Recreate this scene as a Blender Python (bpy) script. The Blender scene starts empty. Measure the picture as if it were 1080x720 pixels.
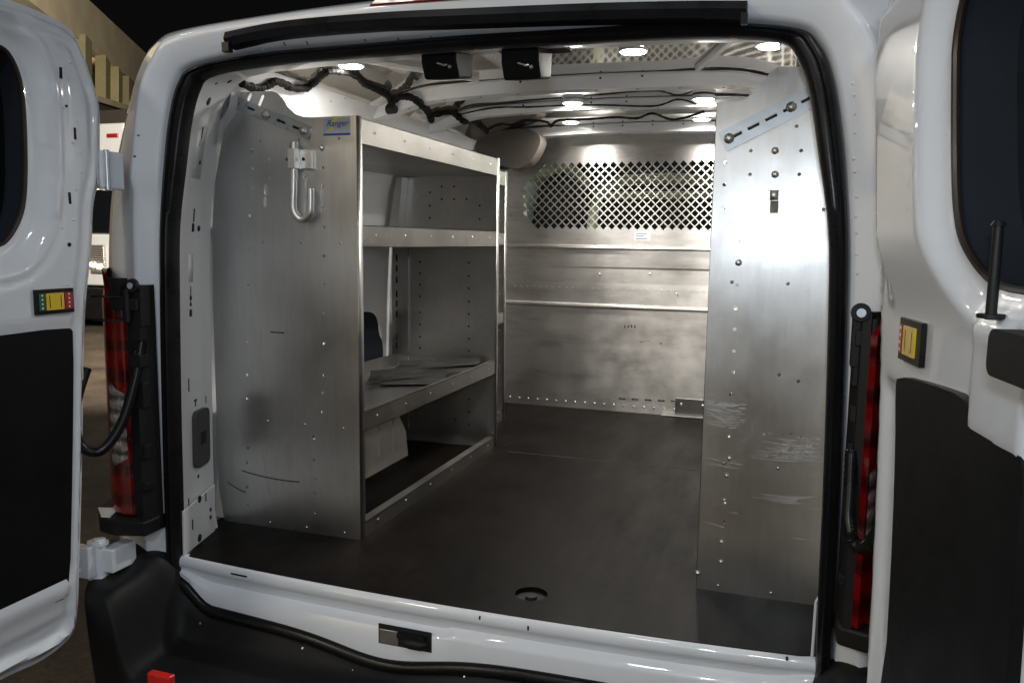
import bpy, bmesh, math, random
import numpy as np
from math import sin, cos, pi, radians, tan, atan2, sqrt
from mathutils import Vector, Matrix
from mathutils.bvhtree import BVHTree
random.seed(7)
S = bpy.context.scene
COL = S.collection
# ------------------------------------------------------------------ camera
CR = Vector((0.948, 0.318, 0.013)); 
YAW, PITCH, ROLL, FPX = radians(18.4317), radians(7.0537), radians(0.7454), 857.69
O = Vector((0.67423, -1.65228, 0.81838))
_F = Vector((-sin(YAW)*cos(PITCH), cos(YAW)*cos(PITCH), -sin(PITCH)))
_R0 = Vector((cos(YAW), sin(YAW), 0)); _U0 = _R0.cross(_F)
_R = _R0*cos(ROLL)+_U0*sin(ROLL); _U = -_R0*sin(ROLL)+_U0*cos(ROLL)
cam_d = bpy.data.cameras.new('camera'); cam = bpy.data.objects.new('camera', cam_d); COL.objects.link(cam)
cam.matrix_world = Matrix(((_R.x, _U.x, -_F.x, O.x), (_R.y, _U.y, -_F.y, O.y), (_R.z, _U.z, -_F.z, O.z), (0, 0, 0, 1)))
cam_d.sensor_width = 36; cam_d.lens = FPX/1080*36; cam_d.clip_start = .02; cam_d.clip_end = 300
S.camera = cam
def ray(px, py): return _F + _R*((px-540)/FPX) - _U*((py-360)/FPX)
def onY(px, py, y=0.): d = ray(px, py); return O + d*((y-O.y)/d.y)
def onX(px, py, x=0.): d = ray(px, py); return O + d*((x-O.x)/d.x)
def onZ(px, py, z=0.): d = ray(px, py); return O + d*((z-O.z)/d.z)
def onP(px, py, P, n): d = ray(px, py); return O + d*((Vector(P)-O).dot(n)/d.dot(n))

# ------------------------------------------------------------------ materials
def newmat(name):
    m = bpy.data.materials.new(name); m.use_nodes = True
    nt = m.node_tree; b = nt.nodes['Principled BSDF']; return m, nt, b
def noise(nt, scale, detail=4, rough=.55, vec=None, stretch=None):
    n = nt.nodes.new('ShaderNodeTexNoise'); n.inputs['Scale'].default_value = scale
    n.inputs['Detail'].default_value = detail; n.inputs['Roughness'].default_value = rough
    tc = nt.nodes.new('ShaderNodeTexCoord'); mp = nt.nodes.new('ShaderNodeMapping')
    if stretch: mp.inputs['Scale'].default_value = stretch
    nt.links.new(tc.outputs['Object'], mp.inputs[0]); nt.links.new(mp.outputs[0], n.inputs['Vector'])
    return n
def ramp(nt, src, stops):
    r = nt.nodes.new('ShaderNodeValToRGB'); e = r.color_ramp.elements
    while len(e) < len(stops): e.new(.5)
    for k, (p, c) in enumerate(stops):
        e[k].position = p; e[k].color = (c, c, c, 1) if not isinstance(c, tuple) else (*c, 1)
    nt.links.new(src, r.inputs[0]); return r
def bump(nt, b, src, strength, dist=.001, prev=None):
    n = nt.nodes.new('ShaderNodeBump'); n.inputs['Strength'].default_value = strength; n.inputs['Distance'].default_value = dist
    nt.links.new(src, n.inputs['Height'])
    if prev: nt.links.new(prev.outputs[0], n.inputs['Normal'])
    nt.links.new(n.outputs[0], b.inputs['Normal']); return n
def mix(nt, fac, a, bb, mode='MIX'):
    m = nt.nodes.new('ShaderNodeMix'); m.data_type = 'RGBA'; m.blend_type = mode
    for s, i in ((fac, 0), (a, 6), (bb, 7)):
        if hasattr(s, 'links') or hasattr(s, 'is_linked'): nt.links.new(s, m.inputs[i])
        else: m.inputs[i].default_value = s if i == 0 else (*s, 1)
    return m.outputs[2]
def plain(name, col, rough=.5, metal=0, coat=0, coat_r=.05, nz=.08, nscale=12, bm=0, bscale=300, rv=.08, spec=.5):
    m, nt, b = newmat(name)
    n = noise(nt, nscale)
    r = ramp(nt, n.outputs[0], [(.3, tuple(c*(1-nz) for c in col)), (.7, tuple(min(1, c*(1+nz)) for c in col))])
    nt.links.new(r.outputs[0], b.inputs['Base Color'])
    rr = ramp(nt, n.outputs[0], [(.3, max(0.02, rough-rv)), (.7, rough+rv)]); nt.links.new(rr.outputs[0], b.inputs['Roughness'])
    b.inputs['Metallic'].default_value = metal; b.inputs['Coat Weight'].default_value = coat; b.inputs['Coat Roughness'].default_value = coat_r
    b.inputs['Specular IOR Level'].default_value = spec
    if bm:
        n2 = noise(nt, bscale, 2); bump(nt, b, n2.outputs[0], bm)
    return m
def paint(name, col, rough=.36, coat=1., wav=.08):
    m, nt, b = newmat(name)
    n = noise(nt, 9); r = ramp(nt, n.outputs[0], [(.3, tuple(c*.97 for c in col)), (.7, col)])
    nt.links.new(r.outputs[0], b.inputs['Base Color'])
    b.inputs['Roughness'].default_value = rough; b.inputs['Coat Weight'].default_value = coat; b.inputs['Coat Roughness'].default_value = .035
    n1 = noise(nt, 4, 1); b1 = bump(nt, b, n1.outputs[0], wav, .02)
    n2 = noise(nt, 420, 2); bump(nt, b, n2.outputs[0], .05, .0006, b1)
    return m
def alum(name, col=(.66, .66, .665), r0=.26, r1=.42, stretch=(1, 1, 1), smudge=.25, wob=.12, aniso=0, arot=0., smear=0., sst=(1, 1, 1)):
    m, nt, b = newmat(name)
    b.inputs['Metallic'].default_value = 1
    big = noise(nt, 2.2, 3, .5); fine = noise(nt, 60, 5, .6, stretch=stretch)
    c = ramp(nt, big.outputs[0], [(.34, tuple(x*(1-smudge) for x in col)), (.62, col)])
    cf = ramp(nt, fine.outputs[0], [(.3, .92), (.7, 1.)])
    cc = mix(nt, 1., c.outputs[0], cf.outputs[0], 'MULTIPLY')
    if smear:
        sn = noise(nt, 5, 9, .68, stretch=sst); sr = ramp(nt, sn.outputs[0], [(.50, 1.), (.60, 1-smear*.55), (.72, 1-smear)])
        s2 = noise(nt, 26, 6, .7, stretch=sst); s2r = ramp(nt, s2.outputs[0], [(.60, 1.), (.74, 1-smear*.8)])
        cc = mix(nt, 1., mix(nt, 1., cc, sr.outputs[0], 'MULTIPLY'), s2r.outputs[0], 'MULTIPLY')
    nt.links.new(cc, b.inputs['Base Color'])
    mid = noise(nt, 7, 7, .6)
    rr = ramp(nt, mid.outputs[0], [(.32, r0), (.68, r1)]); nt.links.new(rr.outputs[0], b.inputs['Roughness'])
    b1 = bump(nt, b, big.outputs[0], wob, .02)
    b2 = bump(nt, b, fine.outputs[0], .06, .0003, b1)
    if aniso:
        tg = nt.nodes.new('ShaderNodeTangent'); tg.direction_type = 'RADIAL'; tg.axis = 'Z'
        nt.links.new(tg.outputs[0], b.inputs['Tangent']); b.inputs['Anisotropic'].default_value = aniso; b.inputs['Anisotropic Rotation'].default_value = arot
    return m
def glow(name, col, s):
    m, nt, b = newmat(name); b.inputs['Base Color'].default_value = (*col, 1)
    b.inputs['Emission Color'].default_value = (*col, 1); b.inputs['Emission Strength'].default_value = s; return m

M = {}
M['white'] = paint('white_paint', (.735, .77, .82))
M['inner_white'] = paint('inner_white_paint', (.70, .71, .72), rough=.42, coat=.5)
M['roof'] = plain('roof_gloss', (.66, .62, .55), .05, metal=.8, coat=1, rv=.02, nz=.05, nscale=3)
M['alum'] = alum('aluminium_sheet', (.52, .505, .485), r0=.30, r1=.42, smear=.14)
M['lip'] = alum('aluminium_lip', (.34, .322, .30), r0=.34, r1=.46, smear=.2)
M['dull'] = alum('dull_aluminium', (.16, .155, .15), r0=.4, r1=.55)
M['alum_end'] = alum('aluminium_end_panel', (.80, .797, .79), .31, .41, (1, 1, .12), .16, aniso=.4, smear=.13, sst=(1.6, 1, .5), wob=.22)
M['alum_bulk'] = alum('aluminium_bulkhead', (.74, .715, .69), .32, .42, (.15, 1, 1), .12, aniso=.75, arot=.25, smear=.28, sst=(.5, 1, 2.0))
M['zinc'] = alum('zinc_steel', (.66, .70, .74), .25, .4, smudge=.3)
M['steel'] = alum('bright_steel', (.82, .81, .78), .34, .42, smudge=.1)
M['scratch'] = plain('scratched_metal', (.66, .67, .68), .5, metal=.55)
M['hole'] = plain('hole_black', (.006, .006, .006), .8)
M['rubber'] = plain('black_rubber', (.007, .007, .008), .30, spec=.3, nz=.2, bm=.1, bscale=200)
M['plastic'] = plain('black_plastic', (.008, .008, .009), .5, spec=.3, nz=.15, bm=.25, bscale=700)
M['bumper'] = plain('bumper_plastic', (.009, .009, .0095), .55, spec=.25, nz=.25, nscale=5, bm=.35, bscale=600)
M['trimblack'] = plain('door_trim_black', (.0045, .0045, .005), .55, spec=.16, nz=.15, bm=.3, bscale=500)
M['glass'] = plain('dark_glass', (.006, .007, .009), .08, nz=.05, rv=.01, spec=.12)
M['frit'] = plain('window_band', (.022, .026, .034), .8, nz=.05, spec=.05)
M['tape'] = plain('cable_tape', (.008, .008, .008), .65, spec=.15, bm=.3)
M['gasket'] = plain('window_gasket', (.02, .014, .01), .4)
M['taupe'] = plain('taupe_trim', (.085, .072, .062), .6, nz=.08, bm=.2, bscale=300)
M['grey'] = plain('grey_cap', (.045, .042, .042), .5, bm=.2)
M['seat'] = plain('seat_cloth', (.05, .05, .055), .9, nz=.3, bm=.4)
M['cabbeige'] = plain('cab_beige', (.52, .54, .38), .6)
M['redref'] = plain('red_reflector', (.75, .015, .012), .2, coat=1)
M['green'] = plain('green_lens', (.01, .10, .05), .2, coat=1)
M['yellow'] = plain('yellow_lens', (.75, .52, .02), .25, coat=1)
M['redpad'] = plain('red_lens_pad', (.35, .012, .012), .2, coat=1)
M['cream'] = plain('cream_wall', (.42, .37, .27), .8, nz=.12, nscale=2)
M['post'] = plain('window_post_paint', (.20, .18, .10), .7)
M['darkwall'] = plain('dark_wall', (.04, .035, .03), .8)
M['sticker_w'] = plain('sticker_silver', (.55, .57, .66), .3)
M['sticker_b'] = plain('sticker_blue', (.02, .09, .38), .35)
M['sticker_y'] = plain('sticker_yellow', (.85, .80, .05), .35)
M['label_w'] = plain('label_white', (.75, .77, .80), .4)
M['label_t'] = plain('label_text', (.1, .16, .3), .4)
M['lit_win'] = glow('lit_window', (.62, .52, .14), .32)
M['puck'] = glow('puck_lens', (1., .97, .90), 28)
M['bulb'] = glow('bulb', (1., .85, .6), 12)
def lens(name, c0, c1, metal, sc):
    m, nt, b = newmat(name); w = nt.nodes.new('ShaderNodeTexWave'); w.bands_direction = 'Z'; w.inputs['Scale'].default_value = sc; w.inputs['Distortion'].default_value = .6; w.inputs['Detail Scale'].default_value = 3
    tc = nt.nodes.new('ShaderNodeTexCoord'); nt.links.new(tc.outputs['Object'], w.inputs['Vector'])
    w2 = nt.nodes.new('ShaderNodeTexWave'); w2.bands_direction = 'X'; w2.inputs['Scale'].default_value = sc*1.3; nt.links.new(tc.outputs['Object'], w2.inputs['Vector'])
    mm = nt.nodes.new('ShaderNodeMath'); mm.operation = 'MULTIPLY_ADD'; nt.links.new(w2.outputs['Fac'], mm.inputs[0]); mm.inputs[1].default_value = .25; nt.links.new(w.outputs['Fac'], mm.inputs[2])
    r = ramp(nt, mm.outputs[0], [(.15, c0), (.75, c1)]); nt.links.new(r.outputs[0], b.inputs['Base Color'])
    b.inputs['Metallic'].default_value = metal; b.inputs['Roughness'].default_value = .16; b.inputs['Coat Weight'].default_value = 1; b.inputs['Coat Roughness'].default_value = .03
    bump(nt, b, mm.outputs[0], .5, .004); return m
M['red'] = lens('red_lens', (.045, .001, .0012), (.15, .002, .002), 0, 4)
M['arch'] = paint('wheel_arch_paint', (.82, .77, .69), .5, .3)
M['clear'] = lens('clear_lens', (.14, .13, .13), (.60, .58, .56), .7, 9)
def matfloor():
    m, nt, b = newmat('black_load_mat')
    a = noise(nt, 2.6, 7, .6); c = noise(nt, 45, 6, .7); d = noise(nt, 9, 5, .6, stretch=(1, .25, 1))
    col = ramp(nt, a.outputs[0], [(.30, (.0036, .0031, .0028)), (.70, (.0125, .0102, .009))])
    c2 = ramp(nt, c.outputs[0], [(.35, .75), (.75, 1.25)])
    c3 = mix(nt, 1., col.outputs[0], c2.outputs[0], 'MULTIPLY')
    sp = noise(nt, 170, 3, .8); spr = ramp(nt, sp.outputs[0], [(.70, 0.), (.78, 1.)])
    c4 = mix(nt, spr.outputs[0], c3, (.11, .10, .09))
    nt.links.new(c4, b.inputs['Base Color'])
    rr = ramp(nt, d.outputs[0], [(.3, .34), (.7, .52)]); nt.links.new(rr.outputs[0], b.inputs['Roughness'])
    b.inputs['Specular IOR Level'].default_value = .04
    b1 = bump(nt, b, c.outputs[0], .2, .001); return m
M['mat'] = matfloor()
def groundmat():
    m, nt, b = newmat('asphalt'); a = noise(nt, 1.6, 8, .7); c = noise(nt, 40, 5, .7)
    col = ramp(nt, a.outputs[0], [(.35, (.035, .027, .02)), (.62, (.13, .10, .075))])
    c2 = ramp(nt, c.outputs[0], [(.35, .6), (.75, 1.3)])
    nt.links.new(mix(nt, 1., col.outputs[0], c2.outputs[0], 'MULTIPLY'), b.inputs['Base Color'])
    b.inputs['Roughness'].default_value = .6; bump(nt, b, c.outputs[0], .6, .01); return m
M['ground'] = groundmat()

# ------------------------------------------------------------------ mesh helpers
def sm01(x, a, b): 
    t = np.clip((x-a)/(b-a), 0, 1); return t*t*(3-2*t)
class MB:
    def __init__(s): s.v = []; s.f = []; s.m = []
    def add(s, vs, fs, mi=0):
        k = len(s.v); s.v += [tuple(v) for v in vs]; s.f += [tuple(i+k for i in f) for f in fs]; s.m += [mi]*len(fs)
    def box(s, c, d, mi=0, T=None):
        x, y, z = d[0]/2, d[1]/2, d[2]/2
        vs = [Vector((a*x, b*y, e*z)) for a in (-1, 1) for b in (-1, 1) for e in (-1, 1)]
        if T is not None: vs = [T @ v for v in vs]
        vs = [v+Vector(c) for v in vs]
        s.add(vs, [(0, 1, 3, 2), (4, 6, 7, 5), (0, 4, 5, 1), (2, 3, 7, 6), (0, 2, 6, 4), (1, 5, 7, 3)], mi)
    def bb(s, lo, hi, mi=0): s.box([(a+b)/2 for a, b in zip(lo, hi)], [abs(b-a) for a, b in zip(lo, hi)], mi)
    def tube(s, pts, r, n=10, mi=0, cap=True):
        pts = [Vector(p) for p in pts]; rs = r if isinstance(r, (list, tuple)) else [r]*len(pts)
        rings = []; up = Vector((0.13, .21, 1)).normalized()
        t0 = (pts[1]-pts[0]).normalized(); a = t0.cross(up)
        if a.length < .2: a = t0.cross(Vector((1, 0, 0)))
        a.normalize()
        for i, p in enumerate(pts):
            t = (pts[min(i+1, len(pts)-1)]-pts[max(i-1, 0)]).normalized()
            a = (a-t*a.dot(t)).normalized(); bq = t.cross(a)
            rings.append([p+(a*cos(2*pi*k/n)+bq*sin(2*pi*k/n))*rs[i] for k in range(n)])
        vs = [v for r_ in rings for v in r_]; fs = []
        for i in range(len(pts)-1):
            for k in range(n): fs.append((i*n+k, i*n+(k+1) % n, (i+1)*n+(k+1) % n, (i+1)*n+k))
        if cap: fs += [tuple(range(n))[::-1], tuple((len(pts)-1)*n+k for k in range(n))]
        s.add(vs, fs, mi)
    def disc(s, c, nrm, r, h, n=10, mi=0, dome=False):
        nrm = Vector(nrm).normalized(); c = Vector(c); a = nrm.orthogonal().normalized(); b = nrm.cross(a)
        r1 = [c-nrm*.0005+(a*cos(2*pi*k/n)+b*sin(2*pi*k/n))*r for k in range(n)]
        rr = r*(.6 if dome else 1); r2 = [c+nrm*h*(1 if not dome else .8)+(a*cos(2*pi*k/n)+b*sin(2*pi*k/n))*rr for k in range(n)]
        vs = r1+r2+[c+nrm*h]; fs = [(k, (k+1) % n, n+(k+1) % n, n+k) for k in range(n)]+[(n+k, n+(k+1) % n, 2*n) for k in range(n)]
        s.add(vs, fs, mi)
    def slab(s, c, nrm, up, w, h, t, mi=0):
        nrm = Vector(nrm).normalized(); up = Vector(up); up = (up-nrm*up.dot(nrm)).normalized(); sd = up.cross(nrm)
        T = Matrix((sd, nrm, up)).transposed(); s.box(Vector(c)+nrm*(t/2-.0003), (w, t, h), mi, T)
    def prism(s, poly, ax, lo, hi, mi=0):
        n = len(poly)
        def P(a, b, c): return {'x': (c, a, b), 'y': (a, c, b), 'z': (a, b, c)}[ax]
        vs = [P(a, b, lo) for a, b in poly]+[P(a, b, hi) for a, b in poly]
        fs = [tuple(range(n))[::-1], tuple(n+k for k in range(n))]+[(k, (k+1) % n, n+(k+1) % n, n+k) for k in range(n)]
        s.add(vs, fs, mi)
    def build(s, name, mats, parent=None, smooth=False, bevel=0, seg=2, recalc=True):
        me = bpy.data.meshes.new(name); me.from_pydata(s.v, [], s.f)
        mats = mats if isinstance(mats, (list, tuple)) else [mats]
        for m in mats: me.materials.append(M[m])
        me.polygons.foreach_set('material_index', s.m)
        if recalc:
            b = bmesh.new(); b.from_mesh(me); bmesh.ops.recalc_face_normals(b, faces=b.faces); b.to_mesh(me); b.free()
        return finish(name, me, parent, smooth, bevel, seg)
def finish(name, me, parent=None, smooth=False, bevel=0, seg=2):
    o = bpy.data.objects.new(name, me); COL.objects.link(o)
    if parent is not None:
        o.parent = parent; o.matrix_parent_inverse = parent.matrix_world.inverted() if parent.parent is None else Matrix.Identity(4)
    if smooth or bevel:
        me.polygons.foreach_set('use_smooth', [True]*len(me.polygons))
        me.set_sharp_from_angle(angle=radians(38))
    if bevel:
        m = o.modifiers.new('bevel', 'BEVEL'); m.width = bevel; m.segments = seg; m.limit_method = 'ANGLE'; m.angle_limit = radians(35)
        m.harden_normals = True
    return o
def thing(name, label, cat, loc=(0, 0, 0), group=None):
    o = bpy.data.objects.new(name, None); COL.objects.link(o); o.location = loc; o.empty_display_size = .1
    o['label'] = label; o['category'] = cat
    if group: o['group'] = group
    bpy.context.view_layer.update(); return o
def tag(o, label=None, cat=None, group=None, kind=None):
    if label: o['label'] = label
    if cat: o['category'] = cat
    if group: o['group'] = group
    if kind: o['kind'] = kind
    return o
def spline(keys, n=8):
    K = [Vector(k) for k in keys]; out = []
    for i in range(len(K)-1):
        p0, p1, p2, p3 = K[max(i-1, 0)], K[i], K[i+1], K[min(i+2, len(K)-1)]
        for j in range(n):
            t = j/n; out.append(.5*((2*p1)+(p2-p0)*t+(2*p0-5*p1+4*p2-p3)*t*t+(3*p1-p0-3*p2+p3)*t**3))
    out.append(K[-1]); return out
def plate2d(outline, holes, t, T, bev=0):
    """flat sheet with real holes: filled curve, thickness t, matrix T"""
    cu = bpy.data.curves.new('tmp', 'CURVE'); cu.dimensions = '2D'; cu.fill_mode = 'BOTH'; cu.extrude = t/2
    for poly in [outline]+holes:
        sp = cu.splines.new('POLY'); sp.points.add(len(poly)-1); sp.use_cyclic_u = True
        for p, q in zip(sp.points, poly): p.co = (q[0], q[1], 0, 1)
    o = bpy.data.objects.new('tmp', cu); COL.objects.link(o)
    bpy.context.view_layer.update()
    me = bpy.data.meshes.new_from_object(o.evaluated_get(bpy.context.evaluated_depsgraph_get()))
    bpy.data.objects.remove(o); bpy.data.curves.remove(cu)
    me.transform(T); return me
def circ(x, y, r, n=10, a0=0): return [(x+r*cos(2*pi*k/n+a0), y+r*sin(2*pi*k/n+a0)) for k in range(n)]
def rrect(x0, y0, x1, y1, r, n=5):
    out = []
    for cx, cy, a in ((x1-r, y1-r, 0), (x0+r, y1-r, pi/2), (x0+r, y0+r, pi), (x1-r, y0+r, 3*pi/2)):
        for k in range(n+1): out.append((cx+r*cos(a+k*pi/2/n), cy+r*sin(a+k*pi/2/n)))
    return out
def slotp(cx, cy, l, w, ang, n=4):
    out = []
    for s_ in (1, -1):
        for k in range(n+1):
            a = -pi/2+k*pi/n + (0 if s_ > 0 else pi)
            x = s_*(l/2-w/2)+w/2*cos(a); y = w/2*sin(a)
            out.append((cx+x*cos(ang)-y*sin(ang), cy+x*sin(ang)+y*cos(ang)))
    return out
def TY(y, flip=1):   # plate in the x-z plane at y
    return Matrix(((1, 0, 0, 0), (0, 0, flip, y), (0, 1, 0, 0), (0, 0, 0, 1)))
def TX(x):           # plate in the y-z plane at x
    return Matrix(((0, 0, 1, x), (1, 0, 0, 0), (0, 1, 0, 0), (0, 0, 0, 1)))
def platemesh(name, outline, holes, t, T, mat, parent=None, bev=0):
    me = plate2d(outline, holes, t, T)
    me.materials.clear(); me.materials.append(M[mat])
    for p in me.polygons: p.material_index = 0
    return finish(name, me, parent)
def join(o, mb, mats):
    """append a MB's shapes to an existing object's mesh as further material slots"""
    me = o.data; base = len(me.materials)
    for m in mats: me.materials.append(M[m])
    b = bmesh.new(); b.from_mesh(me)
    vs = [b.verts.new(v) for v in mb.v]; nf = []
    for f, mi in zip(mb.f, mb.m):
        try: fc = b.faces.new([vs[i] for i in f]); fc.material_index = base+mi; fc.smooth = True; nf.append(fc)
        except ValueError: pass
    bmesh.ops.recalc_face_normals(b, faces=nf); b.to_mesh(me); b.free()
def bvh(o):
    b = bmesh.new(); b.from_mesh(o.data); b.transform(o.matrix_world); t = BVHTree.FromBMesh(b); b.free(); return t
def hit(tree, px, py):
    h = tree.ray_cast(O, ray(px, py).normalized()); 
    if h[0] is None: return None, None
    n = h[1]; 
    if n.dot(ray(px, py)) > 0: n = -n
    return h[0], n

# ------------------------------------------------------------------ van body rings
def mirror(keys): return [(-x, y, z) for x, y, z in keys] + [(x, y, z) for x, y, z in keys[::-1]][1:]
def ring(half, y): # half: list of (|x|, z) bottom -> top centre
    k = [(x, (y(x, z) if callable(y) else y), z) for x, z in half]
    return spline(mirror(k), 7)
def loft(rings, name, mat, parent, close=False, sub=False):
    mb = MB(); n = len(rings[0]); vs = [p for r in rings for p in r]; fs = []
    for i in range(len(rings)-1):
        for k in range(n-1): fs.append((i*n+k, i*n+k+1, (i+1)*n+k+1, (i+1)*n+k))
    mb.add(vs, fs); o = mb.build(name, mat, parent, smooth=True, recalc=False)
    o.data.set_sharp_from_angle(angle=radians(60)); return o
R0 = [(.774, -.12), (.770, .10), (.765, .40), (.756, .70), (.747, .85), (.722, .99), (.702, 1.09), (.676, 1.162), (.636, 1.195), (.48, 1.210), (.2, 1.215), (0, 1.217)]
R1 = [(.802, -.13), (.802, .10), (.798, .40), (.789, .70), (.781, .85), (.763, 1.0), (.742, 1.11), (.714, 1.18), (.664, 1.215), (.48, 1.236), (.2, 1.241), (0, 1.243)]
R2 = [(.845, -.15), (.85, .10), (.850, .40), (.848, .70), (.842, .88), (.822, 1.05), (.80, 1.16), (.762, 1.225), (.70, 1.275), (.46, 1.296), (.2, 1.305), (0, 1.308)]
R3 = [(1.03, -.16), (1.035, .10), (1.035, .40), (1.028, .70), (1.005, .92), (.953, 1.10), (.897, 1.238), (.835, 1.303), (.745, 1.325), (.46, 1.343), (.2, 1.352), (0, 1.356)]
def off(h, d):
    out = []
    for i, (x, z) in enumerate(h):
        a = h[max(i-1, 0)]; b = h[min(i+1, len(h)-1)]; tx, tz = b[0]-a[0], b[1]-a[1]; L = sqrt(tx*tx+tz*tz)
        nx, nz = tz/L, -tx/L
        if i == len(h)-1: nx, nz = 0, 1
        out.append((x+nx*d, z+nz*d))
    return out
van = thing('cargo_van', 'white cargo van with both rear doors open and an empty shelved load bay', 'van', (0, 1.4, -.68))
def blend(a, b, t): return [(p[0]*(1-t)+q[0]*t, p[1]*(1-t)+q[1]*t) for p, q in zip(a, b)]
cornery = lambda x, z: .05
body_rings = [ring(R1, .004), ring(off(R1, .005), -.018), ring(off(R1, .014), -.032), ring(blend(off(R1, .014), R2, .8), -.042), ring(R2, -.046), ring(off(R2, .012), -.040),
              ring(blend(R2, R3, .35), -.004), ring(blend(R2, R3, .72), .024), ring(R3, .06), ring(off(R3, .010), .14), ring(off(R3, .016), .4), ring(off(R3, .02), 3.4)]
for r_ in body_rings[2:6]:
    for p_ in r_: p_.y += .009*(1-float(sm01(np.array(p_.z), .925, .95)))
for r_ in body_rings[3:6]:
    for p_ in r_: p_.y += .006*float(sm01(np.array(p_.z), 1.20, 1.22))*float(1-sm01(np.array(abs(p_.x)), .70, .74))
body = loft(body_rings, 'body', 'white', van)
# seal: thick black bulb following the opening
seal_keys = blend(R0, R1, .5)
sr = ring(seal_keys, -.004)
sealmb = MB()
secs = [(-.5, .012), (-.52, -.006), (-.40, -.020), (-.15, -.027), (.05, -.024), (.12, -.030), (.32, -.028), (.47, -.016), (.5, .012)]
seal_rings = [ring(blend(R0, R1, .5+a), dy) for a, dy in secs]
seal = loft(seal_rings, 'door_seal', 'rubber', van)
# bottom of the seal
# ------------------------------------------------------------------ interior lining: pillar return and header
I1 = [(.815, -.02), (.826, .10), (.822, .40), (.816, .70), (.806, .88), (.785, 1.04), (.766, 1.135), (.738, 1.188), (.665, 1.232), (.48, 1.245), (.2, 1.25), (0, 1.252)]
pillar = loft([ring(off(R0, .004), .006), ring(blend(off(R0, .004), I1, .15), .03), ring(blend(R0, I1, .9), .17), ring(I1, .2), ring(off(I1, .02), .206), ring(off(I1, .05), .21)], 'pillar_and_header', 'inner_white', van)
W = [(.885, -.02), (.885, .10), (.88, .40), (.868, .70), (.853, .90), (.825, 1.05), (.795, 1.15), (.76, 1.21), (.70, 1.28), (.52, 1.338), (.25, 1.347), (0, 1.350)]
walls = loft([ring(W, .20), ring(W, .6), ring(W, 1.2), ring(W, 2.2), ring(W, 3.3)], 'lining', 'inner_white', van)
# roof skin lies a little lower inside, glossy
rk = [(x, z) for x, z in W[8:]]
rr = []
for y in (.22, .8, 1.4, 2.2): rr.append(spline(mirror([(x, y, z-.006) for x, z in rk]), 7))
roof_skin = loft(rr, 'roof_skin', 'roof', van)
# upper side rail (sloped white sheet over the shelves)
for s in (-1, 1):
    prof = [(.84, 1.0), (.80, 1.10), (.765, 1.135), (.75, 1.16), (.735, 1.215), (.70, 1.285), (.685, 1.30)]
    rings_ = []
    for y in (.215, .4, .8, 1.25, 1.7, 2.2):
        rings_.append([Vector((s*x, y, z+.006*sin(y*7))) for x, z in prof])
    rail = loft(rings_, 'side_rail', 'inner_white', van)
    T_ = bvh(rail); mb = MB()
    if s < 0:
        for px, py, w, h in [(340, 89, .012, .02), (345, 90, .02, .026), (351, 83, .008, .01), (364, 104, .006, .006), (399, 107, .02, .028), (399, 118, .006, .006), (349, 107, .006, .006), (410, 118, .006, .006), (405, 122, .006, .006)]:
            p, n = hit(T_, px, py)
            if p: mb.slab(p, n, (0, 0, 1), w*.6, h*.7, .001)
        # the upper-wall lips and pressed holes
        if mb.v: join(rail, mb, ['hole'])
# roof bows
def bow(y, w, drop, name='roof_bow'):
    mb = MB(); prof = [(-w/2-.03, .0), (-w/2, -.0), (-w/2+.008, -drop), (w/2-.008, -drop), (w/2, 0), (w/2+.03, 0)]
    xs = np.linspace(-.72, .72, 33); rings_ = []
    for dy, dz in prof:
        rings_.append([Vector((x, y+dy+.008*sin(x*9)*(dz != 0), 1.346-.012*(abs(x)/.52)**2-.045*max(0, (abs(x)-.52)/.2)+dz-.004)) for x in xs])
    o = loft(rings_, name, 'inner_white', van)
    T_ = bvh(o); m2 = MB()
    for x in np.linspace(-.6, .6, 10):
        h = T_.ray_cast(Vector((x, y, 1.0)), Vector((0, 0, 1)))
        if h[0]: m2.disc(h[0], (0, 0, -1), .0045, .0008, 8)
        if random.random() < .5:
            h = T_.ray_cast(Vector((x+.02, y-.4, 1.335)), Vector((0, 1, 0)))
            if h[0]: m2.disc(h[0], (0, -1, 0), .004, .0008, 8)
    join(o, m2, ['hole']); return o
bow(1.0, .075, .038); bow(1.44, .06, .03); bow(2.08, .09, .035)
mb = MB()
for a, b in (((-.62, .22), (-.30, .88)), ((.62, .22), (.40, .88))):
    p, q = Vector((a[0], a[1], 1.32)), Vector((b[0], b[1], 1.335)); mb = MB(); mb.tube([p, q], .012, 6)
    mb.build('roof_brace', 'inner_white', van, smooth=True)
# pillar details by casting on the inner pillar surface
TP = bvh(pillar); mb = MB(); mw = MB()
def pdec(px, py, w, h, m=mb, t=.0012, up=(0, 0, 1), tree=None):
    p, n = hit(tree or TP, px, py)
    if p: m.slab(p, n, up, w, h, t)
def pdot(px, py, r, m=mb, t=.0012, tree=None, dome=False):
    p, n = hit(tree or TP, px, py)
    if p: m.disc(p, n, r, t, 12, dome=dome)
for px, py, w, h in [(213, 141, .008, .034), (210.5, 151, .005, .014), (204.5, 227, .008, .034), (203.5, 240, .016, .022), (201, 312, .004, .05), (199, 406, .006, .034), (199, 531, .006, .03), (203, 552, .006, .028), (217, 524, .006, .024), (206, 422, .02, .006), (206, 426, .006, .012), (217, 421, .004, .02), (201, 330, .018, .018)]: pdec(px, py, w*.8, h)
for px, py, r in [(220, 107, .011), (210.5, 171.5, .006), (209.5, 241, .008), (201, 314, .006), (201, 321, .005), (210.5, 526, .010), (210.5, 567, .011), (222, 537, .006), (222, 545, .006), (209, 502, .005), (242, 86, .007), (228, 88, .004)]: pdot(px, py, r)
join(pillar, mb, ['hole'])
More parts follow.
